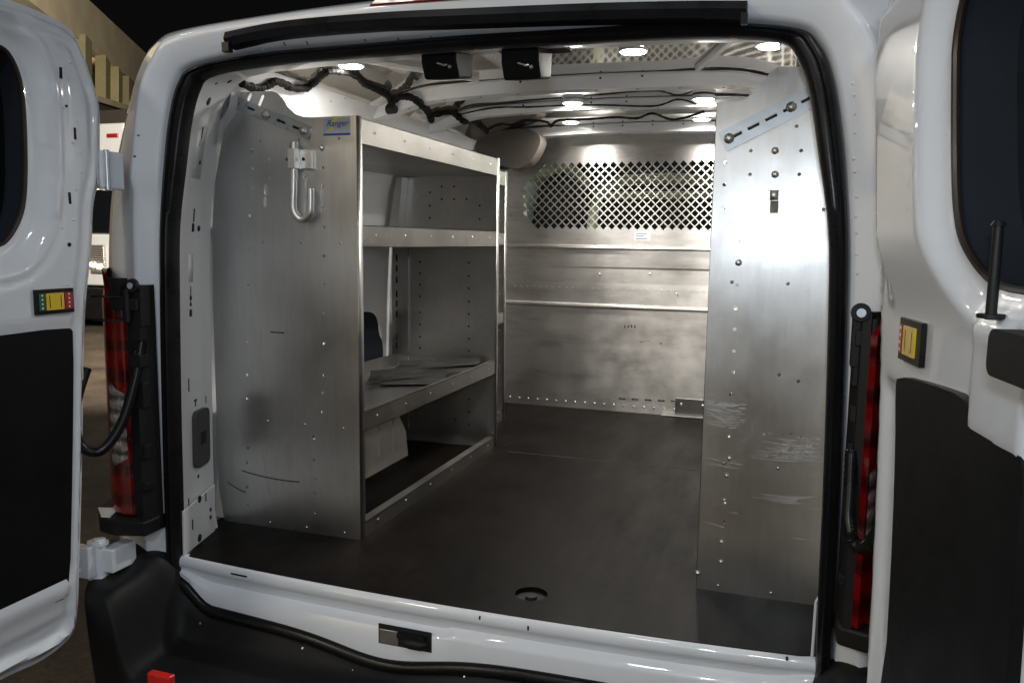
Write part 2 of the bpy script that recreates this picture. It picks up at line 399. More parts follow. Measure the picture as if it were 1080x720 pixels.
# raised pads on the pillar
for (px, py, w, h) in [(211, 155, .055, .16), (201, 283, .028, .07)]:
    p, n = hit(TP, px, py)
    if p: mw.slab(p, n, (0, 0, 1), w, h, .0010)
join(pillar, mw, ['inner_white'])
# handle cap
def cap_on(px, py, w, h, t, mat, name, inset=True, tree=TP, mats=None):
    p, n = hit(tree, px, py)
    up = Vector((0, 0, 1)); up = (up-n*up.dot(n)).normalized(); sd = up.cross(n)
    T = Matrix(((sd.x, up.x, n.x, p.x), (sd.y, up.y, n.y, p.y), (sd.z, up.z, n.z, p.z), (0, 0, 0, 1)))
    me = plate2d(rrect(-w/2, -h/2, w/2, h/2, w*.22), [], t, T @ Matrix.Translation((0, 0, t/2)))
    me.materials.clear(); me.materials.append(M[mat]); o = finish(name, me, van, bevel=.003)
    if inset:
        m2 = MB(); m2.slab(p+n*t, n, up, w*.4, h*.22, .001); join(o, m2, ['hole'])
    return o
cap_on(210, 461, .085, .155, .012, 'grey', 'pillar_handle_cap')
# lower corner gusset plates, both sides
for s in (-1, 1):
    mb = MB(); mb.prism([(-.001, -.0), (.175, -.0), (.185, .13), (.003, .115)], 'x', 0, .006)
    vs = [Vector((s*(.768+v[1]*.26-v[0]), v[1], v[2])) for v in mb.v]; mb.v = [tuple(v) for v in vs]
    g = mb.build('corner_gusset', 'inner_white', van, bevel=.002)
    Tg = bvh(g); m2 = MB()
    if s < 0:
        for px, py, w, h in [(199, 531, .006, .03), (203, 553, .006, .028), (217, 524, .006, .024)]: pdec(px, py, w, h, m2, tree=Tg)
        for px, py, r in [(210.5, 526, .010), (210.5, 567, .011), (222, 537, .006), (222, 545, .006)]: pdot(px, py, r, m2, tree=Tg)
    if m2.v: join(g, m2, ['hole'])

# ------------------------------------------------------------------ sill below the mat
xs = np.linspace(-.80, .80, 81)
def bow_y(x): return -.036*max(0, 1-(x/.78)**2)
def prof_sill(x):
    k = 1-.70*float(sm01(np.array(abs(x)), .655, .775))**1.3
    lat = 0.012 if -.10 < x < .08 else 0
    botz = -.115-.032*math.exp(-((x+.16)/.16)**2)+.004*sin(6*x)
    y0 = bow_y(x)
    g = -.034-.006*(1 if x < -.02 else 0)
    return [(y0+.02, -.003), (y0+.003, -.001), (y0-.006, -.006), (y0-.009, -.016), (y0-.009, -.024-.006*k), (y0-.009+.015*k, -.026+(g+.020)*k), (y0-.009+.017*k, -.026+(g+.006)*k), (y0-.010, -.026+(g-.006)*k), (y0-.014, -.026-.05*k), (y0-.014, -.026+(botz+.026)*k), (y0+.01, -.030+(botz+.026)*k)]
rs = []
for x in xs: rs.append([Vector((x, y, z)) for y, z in prof_sill(x)])
sill = loft([list(r) for r in zip(*rs)], 'sill_panel', 'white', van)
TS = bvh(sill); mb = MB()
for px, py, w, h in [(252, 606, .05, .004), (506, 651, .004, .008), (557, 662, .004, .01), (830, 694, .005, .008)]: pdec(px, py, w, h, mb, tree=TS)
if mb.v: join(sill, mb, ['hole'])
# latch opening in the sill
p, n = hit(TS, 427, 672)
mb = MB(); mb.slab(p, n, (0, 0, 1), .135, .048, .0012); lo = mb.build('sill_latch_opening', 'hole', van)
mb = MB(); mb.slab(p+Vector((-.04, 0, -.005)), n, (0, 0, 1), .048, .034, .003); mb.build('latch_plate', 'zinc', van, bevel=.001)
mb = MB(); mb.tube([p+Vector((-.005, -.003, -.008)), p+Vector((.02, -.012, -.004)), p+Vector((.045, -.010, -.006)), p+Vector((.055, -.002, -.006))], [.010, .013, .012, .010], 10)
mb.box(p+Vector((.02, -.006, .008)), (.07, .012, .012)); mb.build('sill_latch', 'plastic', van, smooth=True)
# chassis end panel behind the sill down to the bumper
mb = MB(); mb.bb((-1.0, .03, -.55), (1.0, .06, -.04)); mb.build('rear_crossmember', 'plastic', van)
mb = MB(); mb.bb((-.86, .0, -.09), (.86, 3.2, -.02)); mb.build('load_floor', 'plastic', van)
# bottom run of the seal (black step strip under the white sill)
mb = MB(); pts = [Vector((x, bow_y(x)-.012, prof_sill(x)[9][1]-.014)) for x in np.linspace(-.785, .785, 80)]
mb.tube(pts, .016, 10); mb.build('lower_seal', 'rubber', van, smooth=True)

# ------------------------------------------------------------------ bumper: a black moulded step
xs = np.linspace(-1.06, 1.06, 107); rs = []
for x in xs:
    a = abs(x); cc = min(1, max(0, (a-.86)/.20))**1.8
    yb = -.27+.05*(a/.8)**2+.27*cc
    up = float(sm01(np.array(a), .735, .815)); zt = -.205+.185*up-.03*cc
    yi = bow_y(x)*.9-.02-.035*float(sm01(np.array(a), .74, .80))+.06*cc
    zi = (prof_sill(min(a, .775)*(1 if x > 0 else -1))[9][1]-.022)*(1-up)+.012*up-.03*cc
    rs.append([Vector((x, yi+.05, zi+.004)), Vector((x, yi, zi)), Vector((x, yi-.012, zi*.6+zt*.4)), Vector((x, yi-.03, zt+.006)), Vector((x, yi*.5+yb*.5, zt)), Vector((x, yb+.03, zt-.003)),
               Vector((x, yb+.006, zt-.012)), Vector((x, yb-.002, zt-.04)), Vector((x, yb+.004, zt-.14)), Vector((x*.985, yb+.02, min(zt-.2, -.42))), Vector((x*.97, yb+.08, -.5))])
bum = loft([list(r) for r in zip(*rs)], 'bumper', 'bumper', van)
bum.modifiers.new('sub', 'SUBSURF').render_levels = 1
TB = bvh(bum); m2 = MB()
for px, py, r in [(211, 657, .0045), (319, 683, .0045), (490, 713, .004), (324, 700, .002), (372, 706, .002)]:
    p, n = hit(TB, px, py)
    if p: m2 = MB(); m2.disc(p, n, r, .002, 8, dome=True); m2.build('screw_cap', 'zinc', van, smooth=True)
mb = MB(); p = onY(170, 715, -.235)
mb.box(p+Vector((0, 0, -.012)), (.065, .02, .05)); mb.build('bumper_reflector', 'redref', van, bevel=.004)

# ------------------------------------------------------------------ lamp corner: black trim, tail lights, hinges
for s in (-1, 1):
    half = [(.800, -.028), (.806, -.052), (.826, -.068), (.854, -.066), (.862, -.05)] if s < 0 else [(.800, -.028), (.804, -.06), (.81, -.092), (.824, -.096), (.85, -.05)]
    mb = MB(); n = len(half); zz = [.11, .25, .4, .55, .66, .70]
    vs = [Vector((s*x, y, z)) for z in zz for x, y in half]; fs = []
    for i in range(len(zz)-1):
        for k in range(n-1): fs.append((i*n+k, i*n+k+1, (i+1)*n+k+1, (i+1)*n+k))
    mb.add(vs, fs)
    mb.bb((s*.802, -.06, .665), (s*.845, -.05, .70)); mb.bb((s*.86, -.075, .66), (s*.895, -.05, .715))
    mb.build('corner_trim', 'plastic', van, smooth=True)
    # tail light
    prof = [(.850, -.060), (.857, -.073), (.878, -.078), (.912, -.068), (.945, -.048), (.98, -.012), (1.015, .03), (1.045, .09), (1.045, .16)]
    if s > 0: prof = [(.822, -.094), (.834, -.106)] + [(x, y-.012) for x, y in prof]
    zz = np.linspace(.12, .735, 26); mb = MB(); n = len(prof)
    vs = []
    for z in zz:
        sh = .0; top = max(0, (z-.66)/.075)
        for x, y in prof: vs.append(Vector((s*(x+.03*top*(x < .93)), y+.02*top+.004*sin(z*80)*0, z+ (-.02*top if x < .9 else 0))))
    mi = []
    fs = []
    for i in range(len(zz)-1):
        for k in range(n-1): fs.append((i*n+k, i*n+k+1, (i+1)*n+k+1, (i+1)*n+k))
    mb.add(vs, fs); tl = mb.build('tail_light', 'red', van, smooth=True)
    off_ = .0025; mb = MB(); pr = prof[1:4] if s < 0 else prof[1:5]
    za, zb = .235, .46; zz2 = np.linspace(za, zb, 12)
    vs = [Vector((s*(x+off_), y-off_, min(z, zb-(x-.91)*-.0) + (0.06*(x-.91)/.1 if i > 8 else (-.06*(x-.91)/.1 if i < 2 else 0)))) for i, z in enumerate(zz2) for x, y in pr]
    fs = []; n = len(pr)
    for i in range(len(zz2)-1):
        for k in range(n-1): fs.append((i*n+k, i*n+k+1, (i+1)*n+k+1, (i+1)*n+k))
    mb.add(vs, fs)
    o_ = mb.build('clear_lens', 'clear', None, smooth=True); o_.parent = tl; o_.matrix_parent_inverse = tl.matrix_world.inverted()
    # bumper corner wing below the lamp
    mb = MB(); poly = [(.80, -.09), (.87, -.115), (.93, -.105), (1.0, -.04), (1.04, .05), (.86, .03), (.80, -.02)]
    mb.prism([(s*a, b) for a, b in poly], 'z', .075, .115); mb.build('corner_wing', 'plastic', van, bevel=.008)
    mb = MB(); mb.prism([(s*a, b) for a, b in [(.90, -.10), (.925, -.104), (.985, -.055), (.93, -.04)]], 'z', .116, .119); mb.build('wing_cap', 'white', van)
    # check strap bracket
    mb = MB()
    mb.bb((s*.80, -.09, .640), (s*.88, -.07, .668)); mb.tube([(s*.83, -.085, .69), (s*.83, -.085, .61)], .010, 10)
    mb.tube([(s*.83, -.082, .672), (s*.91, -.115, .672)], .0035, 6); mb.tube([(s*.83, -.082, .615), (s*.91, -.115, .615)], .0035, 6)
    mb.bb((s*.795, -.08, .60), (s*.835, -.05, .70))
    mb.disc((s*.806, -.088, .70), (0, -1, 0), .017, .008, 16)
    for za_, h_, d_ in ((.565, .05, .012), (.50, .03, .022), (.40, .06, .010), (.27, .035, .014), (.19, .02, .02)): m5 = MB(); m5.bb((s*.800, -.072-d_*.6, za_), (s*.832, -.055, za_+h_)); m5.build('trim_clip', 'plastic', van, bevel=.002)
    mb.build('check_bracket', 'plastic', van, bevel=.002)
    mb = MB(); mb.disc((s*.806, -.098, .70), (0, -1, 0), .008, .003, 14); mb.build('bracket_bolt', 'zinc', van, smooth=True)
    # check cable hose
    if s < 0: k = [(-.815, -.06, .56), (-.82, -.085, .46), (-.835, -.12, .36), (-.862, -.16, .305), (-.893, -.19, .33), (-.905, -.18, .42), (-.91, -.14, .50)]
    else: k = [(.806, -.085, .45), (.806, -.10, .38), (.806, -.115, .325), (.818, -.135, .29), (.835, -.16, .30), (.85, -.18, .34), (.86, -.18, .40)]
    mb = MB(); pts = spline(k, 14); mb.tube(pts, [.011+.0012*(i % 2) for i in range(len(pts))] if s > 0 else .012, 10); mb.build('door_cable_hose', 'rubber', van, smooth=True)

# hinges (left ones can be seen)
mb = MB()
mb.bb((-.925, -.105, .928), (-.868, -.035, 1.018)); 
hb = mb.build('upper_hinge', 'white', van, bevel=.006, seg=3)
mb = MB(); mb.bb((-.922, -.112, .936), (-.875, -.104, 1.010), 0)
for z in (.955, .985): mb.disc((-.90, -.112, z), (0, -1, 0), .012, .008, 12, dome=True)
mb.tube([(-.868, -.09, .925), (-.868, -.09, 1.02)], .007, 10)
o_ = mb.build('hinge_plate', 'zinc', van, bevel=.0015)
mb = MB()
mb.bb((-.965, -.17, -.02), (-.905, -.145, .06)); mb.tube([(-.90, -.135, -.03), (-.90, -.135, .075)], .014, 12); mb.bb((-.90, -.14, -.01), (-.86, -.06, .05))
mb.bb((-.93, -.15, .055), (-.885, -.12, .07)); mb.bb((-.93, -.15, -.035), (-.885, -.12, -.02))
for z in (.0, .035): mb.disc((-.935, -.171, z), (0, -1, 0), .008, .006, 10, dome=True)
mb.build('lower_hinge', 'white', van, bevel=.004, seg=2)
# top drip strip, brake light
def header_pts(pxs, y): return [onY(px, py, y) for px, py in pxs]
strip = [(239, 42), (300, 30.5), (400, 22), (500, 17.5), (620, 13), (720, 11), (788, 11)]
mb = MB(); pts = spline(header_pts(strip, -.058), 8)
rings_ = []
for p in pts: rings_.append([p+Vector((0, .03, .018)), p+Vector((0, -.006, .015)), p+Vector((0, -.012, .0)), p+Vector((0, -.004, -.015)), p+Vector((0, .03, -.017))])
n = 5; vs = [v for r_ in rings_ for v in r_]; fs = [(i*n+k, i*n+k+1, (i+1)*n+k+1, (i+1)*n+k) for i in range(len(pts)-1) for k in range(n-1)]
fs += [(0, 1, 2, 3, 4), tuple((len(pts)-1)*n+k for k in range(5))]
mb.add(vs, fs); mb.box(pts[0]+Vector((.004, -.004, -.018)), (.018, .016, .02)); mb.box(pts[-1]+Vector((-.004, -.004, -.016)), (.012, .014, .02))
mb.build('top_weatherstrip', 'rubber', van, smooth=True)
a = onY(394, 9, -.02); c = onY(565, -2, -.02)
mb = MB(); mb.prism([(a.x, a.z-.002), (c.x+.14, c.z-.001), (c.x+.14, c.z+.04), (a.x+.03, a.z+.028)], 'y', -.045, .01); mb.build('brake_light', 'red', van, bevel=.004)
# header spot dents and latch strikers
TBd = bvh(body); mb = MB()
for px in (300, 324, 385, 420, 455, 493, 530, 564, 602, 640, 676, 716, 752): 
    py = 49.5-(px-300)*.045 if px < 520 else 39.5-(px-520)*.035
    p, n = hit(TBd, px, py-3)
    if p: mb.slab(p, n, (0, 0, 1), .003, .010, .0008)
for px, py, w, h in [(146, 143, .006, .003), (142, 165, .006, .004)]: pdec(px, py, w, h, mb, tree=TBd)
if mb.v: join(body, mb, ['grey'])
mb = MB()
for ln in ():
    hp = [hit(TBd, *q_) for q_ in ln]; hp = [p_+n_*.0002 for p_, n_ in hp if p_]
    if len(hp) > 1: mb.tube(spline(hp, 4), .0011, 5)
mb = MB(); jr = random.Random(5)
for k_ in range(9): pdot(183-.9*k_*.9+jr.uniform(-1, 1), 104+k_*21+jr.uniform(-5, 5), .0032, mb, .0022, tree=TBd, dome=True)
for k_ in range(11): pdot(900+.4*k_+jr.uniform(-1, 1), 84+k_*20+jr.uniform(-5, 5), .0032, mb, .0022, tree=TBd, dome=True)
for k_ in range(16): pdot(275+k_*32+jr.uniform(-4, 4), (53-k_*1.5 if k_ < 9 else 40-(k_-9)*.7), .003, mb, .002, tree=TBd, dome=True)
join(body, mb, ['white'])
for px0, px1 in ((455, 494), (536, 580)):
    a = onY((px0+px1)/2, 66, .16)
    mb = MB(); w = .047
    mb.prism([(.10, a.z+.045), (.215, a.z+.04), (.205, a.z-.030), (.12, a.z-.045), (.10, a.z-.01)], 'x', a.x-w, a.x+w*.85)
    mb.bb((a.x-w*1.7, .10, a.z+.028), (a.x+w*1.8, .22, a.z+.040)); 
    st = mb.build('latch_striker', 'tape', van, bevel=.006, seg=3)
    m2 = MB(); m2.tube([(a.x-.03, .112, a.z-.016), (a.x-.012, .104, a.z-.010), (a.x+.01, .104, a.z-.018), (a.x+.03, .112, a.z-.012)], .003, 8)
    m2.disc((a.x+.022, .108, a.z-.020), (0, -1, 0), .006, .004, 10, dome=True)
    o_ = m2.build('striker_pin', 'zinc', None, smooth=True); o_.parent = st; o_.matrix_parent_inverse = st.matrix_world.inverted()

# ------------------------------------------------------------------ doors
def psdf(P, poly):
    P = np.asarray(P); V = np.asarray(poly); n = len(V); d = np.full(len(P), 1e9); s = np.ones(len(P)); near = np.zeros_like(P)
    for i in range(n):
        a = V[i]; b = V[i-1]; e = b-a; w = P-a; t = np.clip((w@e)/max(1e-12, e@e), 0, 1); q = a+t[:, None]*e; dd = ((P-q)**2).sum(1)
        m = dd < d; near[m] = q[m]; d = np.minimum(d, dd)
        c1 = P[:, 1] >= a[1]; c2 = P[:, 1] < b[1]; c3 = e[0]*w[:, 1] > e[1]*w[:, 0]
        fl = (c1 & c2 & c3) | (~c1 & ~c2 & ~c3); s[fl] *= -1
    return -s*np.sqrt(d), near          # positive inside
def chaikin(poly, k=3):
    for _ in range(k):
        out = []
        for i in range(len(poly)):
            a, b = np.array(poly[i]), np.array(poly[(i+1) % len(poly)]); out += [a*.75+b*.25, a*.25+b*.75]
        poly = out
    return [tuple(p) for p in poly]
def make_door(P0, du, nrm, outer, win, trim, relief, label_, band=.055):
    P0 = Vector(P0); du = Vector(du).normalized(); nrm = Vector(nrm).normalized()
    def Wd(u, v, w): return P0+du*u+nrm*w+Vector((0, 0, v))
    mid = (min(p[0] for p in outer)+max(p[0] for p in outer))/2
    door = bpy.data.objects.new('rear_door', None)
    st = .008
    u0, u1 = min(p[0] for p in outer)-st, max(p[0] for p in outer)+st; v0, v1 = min(p[1] for p in outer)-st, max(p[1] for p in outer)+st
    U = np.arange(u0, u1+st, st); V = np.arange(v0, v1+st, st); G = np.array([(u, v) for v in V for u in U]); nu = len(U)
    so, no = psdf(G, outer); sw, nw = psdf(G, win); sw = -sw   # sw>0 outside the window
    inside = (so > -1e-9) & (sw > -1e-9)
    C = np.array([(u+st/2, v+st/2) for v in V[:-1] for u in U[:-1]]); co, _ = psdf(C, outer); cw, _ = psdf(C, win)
    keep = (co > 0) & (cw < 0); faces = []
    used = np.zeros(len(G), bool)
    for j in range(len(V)-1):
        for i in range(nu-1):
            if keep[j*(nu-1)+i]:
                a = j*nu+i; f = (a, a+1, a+1+nu, a+nu); faces.append(f); used[list(f)] = True
    cnt = {}
    for f in faces:
        for k in range(4):
            e = tuple(sorted((f[k], f[(k+1) % 4]))); cnt[e] = cnt.get(e, 0)+1
    bd = set(v for e, c in cnt.items() if c == 1 for v in e); bd_outer = set()
    G2 = G.copy()
    for v in bd:
        if abs(so[v]) < abs(sw[v]): G2[v] = no[v]; bd_outer.add(v)
        else: G2[v] = nw[v]
    so2, _ = psdf(G2, outer); sw2, _ = psdf(G2, win); st2, _ = psdf(G2, trim)
    Wv = relief(G2[:, 0], G2[:, 1], so2, -sw2, st2)
    idx = {int(v): k for k, v in enumerate(np.nonzero(used)[0])}
    vs = [Wd(G2[v, 0], G2[v, 1], Wv[v]) for v in idx]; fs = [tuple(idx[v] for v in f) for f in faces]
    # side walls at outer boundary and window boundary
    k0 = len(vs); ext = {}; wallm = []
    for (a, b), c in cnt.items():
        if c == 1:
            for v in (a, b):
                if v not in ext:
                    ext[v] = len(vs); dep = -.045 if v in bd_outer else -.06
                    vs.append(Wd(G2[v, 0], G2[v, 1], dep))
            fs.append((idx[a], idx[b], ext[b], ext[a])); wallm.append(len(fs)-1 if not (a in bd_outer or b in bd_outer) else -1)
    me = bpy.data.meshes.new('door_frame'); me.from_pydata(vs, [], fs); me.materials.append(M['white']); me.materials.append(M['frit'])
    for q_ in wallm:
        if q_ >= 0: me.polygons[q_].material_index = 1
    b = bmesh.new(); b.from_mesh(me); bmesh.ops.recalc_face_normals(b, faces=b.faces); b.to_mesh(me); b.free()
    COL.objects.link(door); door.location = P0; door.parent = van; door.matrix_parent_inverse = van.matrix_world.inverted()
    bpy.context.view_layer.update()
    if label_: door['label'] = label_
    def par(o): o.parent = door; o.matrix_parent_inverse = door.matrix_world.inverted(); return o
    fr = finish('door_frame', me, None, smooth=True); fr.data.set_sharp_from_angle(angle=radians(50)); par(fr)
    ax = Matrix(((du.x, 0, nrm.x, P0.x), (du.y, 0, nrm.y, P0.y), (du.z, 1, nrm.z, P0.z), (0, 0, 0, 1)))
    def pl(name, outl, holes, t, w, mat, bevel=0):
        me = plate2d(outl, holes, t, ax @ Matrix.Translation((0, 0, w))); me.materials.clear(); me.materials.append(M[mat])
        return par(finish(name, me, None, bevel=bevel))
    grow = lambda poly, d: [tuple(np.array(p)+d*np.array(q)) for p, q in zip(poly, pn(poly))]
    def pn(poly):
        n = len(poly); ar = sum(poly[i][0]*poly[(i+1) % n][1]-poly[(i+1) % n][0]*poly[i][1] for i in range(n)); sg = 1 if ar > 0 else -1
        out = []
        for i in range(n):
            a, b = poly[i-1], poly[(i+1) % n]; t = np.array((b[0]-a[0], b[1]-a[1])); t = t/(np.linalg.norm(t)+1e-9); out.append((sg*t[1], -sg*t[0]))
        return out
    pl('outer_skin', grow(outer, .012), [grow(win, .008)], .006, -.048, 'white', .002)
    pl('window_glass', grow(win, .01), [], .004, -.062, 'glass')
    pl('window_frit', grow(win, .004), [grow(win, -band)], .002, -.0585, 'frit')
    mb = MB(); gp = [Wd(p[0], p[1], float(relief(np.array([p[0]]), np.array([p[1]]), np.array([.2]), np.array([0.]), np.array([-.2]))[0])-.004) for p in grow(win, -.002)]
    mb.tube(gp+[gp[0]], .0055, 8, cap=False); par(mb.build('window_gasket', 'gasket', None, smooth=True))
    return door, par, pl, Wd, fr, grow, ax
# left door, opened about ninety degrees
PL = Vector((-.900, -.066, 0)); duL = Vector((0, -1, 0)); nL = Vector((1, 0, 0))
def uvL(px, py): q = onP(px, py, PL, nL); return ((q-PL).dot(duL), q.z)
edge = [(105.5, 120), (105, 190), (97.5, 215), (97, 262), (88.5, 330), (87, 480), (83.5, 600), (82, 650), (76, 672), (47, 695), (20, 707), (0, 716)]
oL = [uvL(*p) for p in edge]; oL += [(.78, -.15), (.78, 1.25), (.70, 1.315), (.40, 1.312)] + [uvL(*p) for p in [(11, 0), (44, 13.5), (66, 24), (80, 38), (88, 58), (97, 85), (103, 102)]]
oL = chaikin(oL, 2)
wL = [uvL(*p) for p in [(0, 47), (10, 54), (19, 70), (26, 95), (29, 150), (29, 200), (25, 228), (13, 251), (0, 262)]]; wL += [(.40, .785), (.58, .785), (.66, .83), (.68, 1.0), (.66, 1.17), (.58, 1.212), (.40, 1.215)]
wL = chaikin(wL, 2)
tL = [uvL(*p) for p in [(63, 344), (68, 350), (67, 480), (64, 622), (55, 632), (30, 636), (0, 641)]]; tL += [(.66, .02), (.68, .05), (.68, .58), (.66, .607), (.40, .607)]
tL = [tuple(p) for p in chaikin(tL, 1)]
def reliefL(u, v, so, sw, st):
    w = .022*sm01(so, .012, .026)+.005*np.exp(-((so-.034)/.007)**2)
    w = w-.030*(1-sm01(sw, .012, .065))
    w = w+.007*sm01(so, .052, .066)-.004*np.exp(-((sw-.075)/.008)**2)
    w = w+.004*(sm01(u, .16, .165)*(1-sm01(u, .185, .19)))*((np.abs(v-1.06) < .05) | (np.abs(v-.90) < .04))
    w = w-.014*sm01(.64-v, .0, .05)*sm01(so, .035, .07)*.6
    w = w+.012*np.exp(-((v-.005)/.03)**2)*sm01(so, .03, .06)
    w = w-.010*sm01(-.05-v, 0, .03)*sm01(so, .03, .05)
    return w
dL, parL, plL, WL, frL, grow, axL = make_door(PL, duL, nL, oL, wL, tL, reliefL, 'left rear door opened square to the van, window cut off by the picture edge', band=.004)
TD = bvh(frL); mb = MB()
for px, py, w, h in [(64, 77, .006, .024), (79, 141, .006, .026), (73.5, 209, .006, .026), (68, 553, .004, .004), (67, 680, .010, .010)]: pdec(px, py, w, h, mb, tree=TD)
for px, py, r in [(73, 258, .005), (70, 112, .003)]: pdot(px, py, r, mb, tree=TD)
join(frL, mb, ['hole'])
mb = MB(); jr = random.Random(8)
for px, py in [(67, 113), (80, 128), (74, 66), (84, 160), (81, 200), (78, 232), (82, 262), (66, 240), (70, 300), (74, 286), (86, 182), (76, 150)]: pdot(px+jr.uniform(-1, 1), py, .0036, mb, .003, tree=TD, dome=True)
join(frL, mb, ['white'])
me_t = tL
plL('door_trim_panel', tL, [], .012, .022, 'trimblack', .004)
def reflector(W, par, uc, vc, wid, hei, w, segs=((-.46, -.24, 1), (-.21, .26, 2), (.29, .45, 3))):
    def slabm(u0, u1, v0, v1, wa, wb): 
        mb = MB(); mb.add([W(a, b, c) for a in (u0, u1) for b in (v0, v1) for c in (wa, wb)], [(0, 1, 3, 2), (4, 6, 7, 5), (0, 4, 5, 1), (2, 3, 7, 6), (0, 2, 6, 4), (1, 5, 7, 3)]); return mb
    mb = slabm(uc-wid/2, uc+wid/2, vc-hei/2, vc+hei/2, w-.01, w+.004)
    for f, (a, b, c) in enumerate(segs):
        q = slabm(uc+a*wid, uc+b*wid, vc-hei*.34, vc+hei*.34, w, w+.0065); mb.add(q.v, q.f, c)
        for k_ in range(4):
            if c != 2: q = slabm(uc+(a+b)/2*wid-.002, uc+(a+b)/2*wid+.002, vc-hei*.28+k_*hei*.17, vc-hei*.28+k_*hei*.17+.004, w+.006, w+.0069); mb.add(q.v, q.f, 4)
            else:
                for e_ in (-.3, .3): q = slabm(uc+(a+b)/2*wid+e_*wid*.5-.001, uc+(a+b)/2*wid+e_*wid*.5+.001, vc-hei*.25, vc+hei*.25, w+.006, w+.0068); mb.add(q.v, q.f, 0)
    # small white studs on the end lenses
    o = par(mb.build('warning_reflector', ['rubber', 'redpad', 'yellow', 'green', 'label_w'], None, bevel=.0008)); return o
q = uvL(45, 317); reflector(WL, parL, q[0], q[1], .098, .055, .034)
mb = MB(); mb.bb((-.895, -.13, .66), (-.87, -.10, .71)); 
# right door
ar = radians(8.5); PR = Vector((.832, -.078, 0)); duR = Vector((sin(ar), -cos(ar), 0)); nR = Vector((-cos(ar), -sin(ar), 0))
def uvR(px, py, w=0.): q = onP(px, py, PR+nR*w, nR); return ((q-PR).dot(duR), q.z)
oR = [uvR(*p) for p in [(938, 50), (934.5, 77), (934, 133), (935, 233), (936, 300), (935, 400), (933, 460), (928, 580), (922, 690)]] + [(.14, -.08), (.20, -.15), (.30, -.16), (.66, -.16), (.72, -.10), (.73, .3), (.735, 1.0), (.71, 1.24), (.64, 1.315), (.3, 1.315), (.06, 1.30), (.0, 1.27)]
oR = chaikin(oR, 2)
wR = [uvR(*p, .014) for p in [(1009, 100), (1009, 180), (1011, 225), (1018, 262), (1030, 292), (1046, 306), (1080, 311)]]; wR += [(.63, .765), (.665, .80), (.675, .9), (.67, 1.13), (.62, 1.22), (.50, 1.235), (.42, 1.20)] + [uvR(1010, 30, .014)]
wR = chaikin(wR, 2)
tR = [uvR(*p, .026) for p in [(950, 396), (985, 405), (1021, 418), (1034, 442), (1050, 466), (1064, 474), (1088, 484)]]; tR += [(.69, .50), (.70, .3), (.70, -.05), (.62, -.12), (.22, -.13)] + [uvR(*p, .026) for p in [(938, 690), (941, 640), (945, 560), (948, 470), (948, 410)]]
def reliefR(u, v, so, sw, st):
    w = .018*sm01(so, .012, .03)
    w = w+.032*sm01(so, .07, .13)*sm01(v, .70, .84)        # deep upper frame
    w = w-.030*(1-sm01(sw, .004, .05))
    w = w+.014*sm01(u, .50, .55)*(1-sm01(v, .74, .78))*sm01(v, .54, .60)*sm01(so, .03, .06)
    w = w-.012*sm01(.62-v, 0, .04)*sm01(so, .04, .07)
    return w
dR, parR, plR, WR, frR, _, axR = make_door(PR, duR, nR, oR, wR, tR, reliefR, 'right rear door with a black inner handle, opened wide and nearly edge-on')
plR('door_trim_panel', chaikin(tR, 1), [], .014, .024, 'trimblack', .004)
q = uvR(962, 360, .022); reflector(WR, parR, q[0], q[1], .100, .062, .022, ((-.42, -.30, 1), (-.24, .30, 2)))
mb = MB(); q = uvR(1043, 332, .036); a = WR(q[0], q[1]-.005, .034); mb.tube([a, a+Vector((0, 0, .10))], [.006, .0055], 10); mb.disc(a+Vector((0, 0, .002)), (0, 0, 1), .014, .004, 14); mb.disc(a+Vector((0, 0, .10)), (0, 0, 1), .008, .006, 12, dome=True)
parR(mb.build('lock_knob', 'plastic', None, smooth=True))
# handle: rounded block with a backing plate
hq = uvR(1047, 370, .075)
me = plate2d(rrect(hq[0], hq[1]-.022, hq[0]+.16, hq[1]+.022, .012), [], .05, axR @ Matrix.Translation((0, 0, .055))); me.materials.clear(); me.materials.append(M['plastic'])
parR(finish('door_handle', me, None, bevel=.012, seg=4))
me = plate2d([(hq[0]+a, hq[1]+b) for a, b in [(.02, .0), (.14, .0), (.14, -.14), (.10, -.16), (.08, -.16), (.08, -.10), (.02, -.05)]], [], .012, axR @ Matrix.Translation((0, 0, .046))); me.materials.clear(); me.materials.append(M['grey'])
parR(finish('handle_backing', me, None, bevel=.004, seg=2))

# ------------------------------------------------------------------ wheel arches inside
for s in (-1, 1):
    mb = MB(); ys = [(.27, 0), (.30, .16), (.40, .265), (.90, .265), (1.0, .20), (1.08, .10), (1.10, 0)]
    mb.prism([(y, z) for y, z in ys], 'x', s*.655, s*.89)
    for y in (.86, .97): mb.tube([(s*.654, y, .05), (s*.654, y, .2)], .004, 8)
    mb.build('wheel_arch', 'arch', van, bevel=.012, seg=3)
# opening with the dark blue-black cut-out in the left side wall
mb = MB(); tw = bvh(walls)
for px, py in ((387, 360),):
    p, n = hit(tw, px, py)
    if p:
        me = plate2d(chaikin([(-.10, -.14), (.12, -.14), (.13, -.02), (.09, .02), (.08, .09), (.02, .12), (-.10, .12)], 2), [], .002, Matrix(((0, 0, 1, p.x+.004), (1, 0, 0, p.y), (0, 1, 0, p.z), (0, 0, 0, 1))))
        me.materials.clear(); me.materials.append(M['frit']); finish('wall_cutout', me, van)

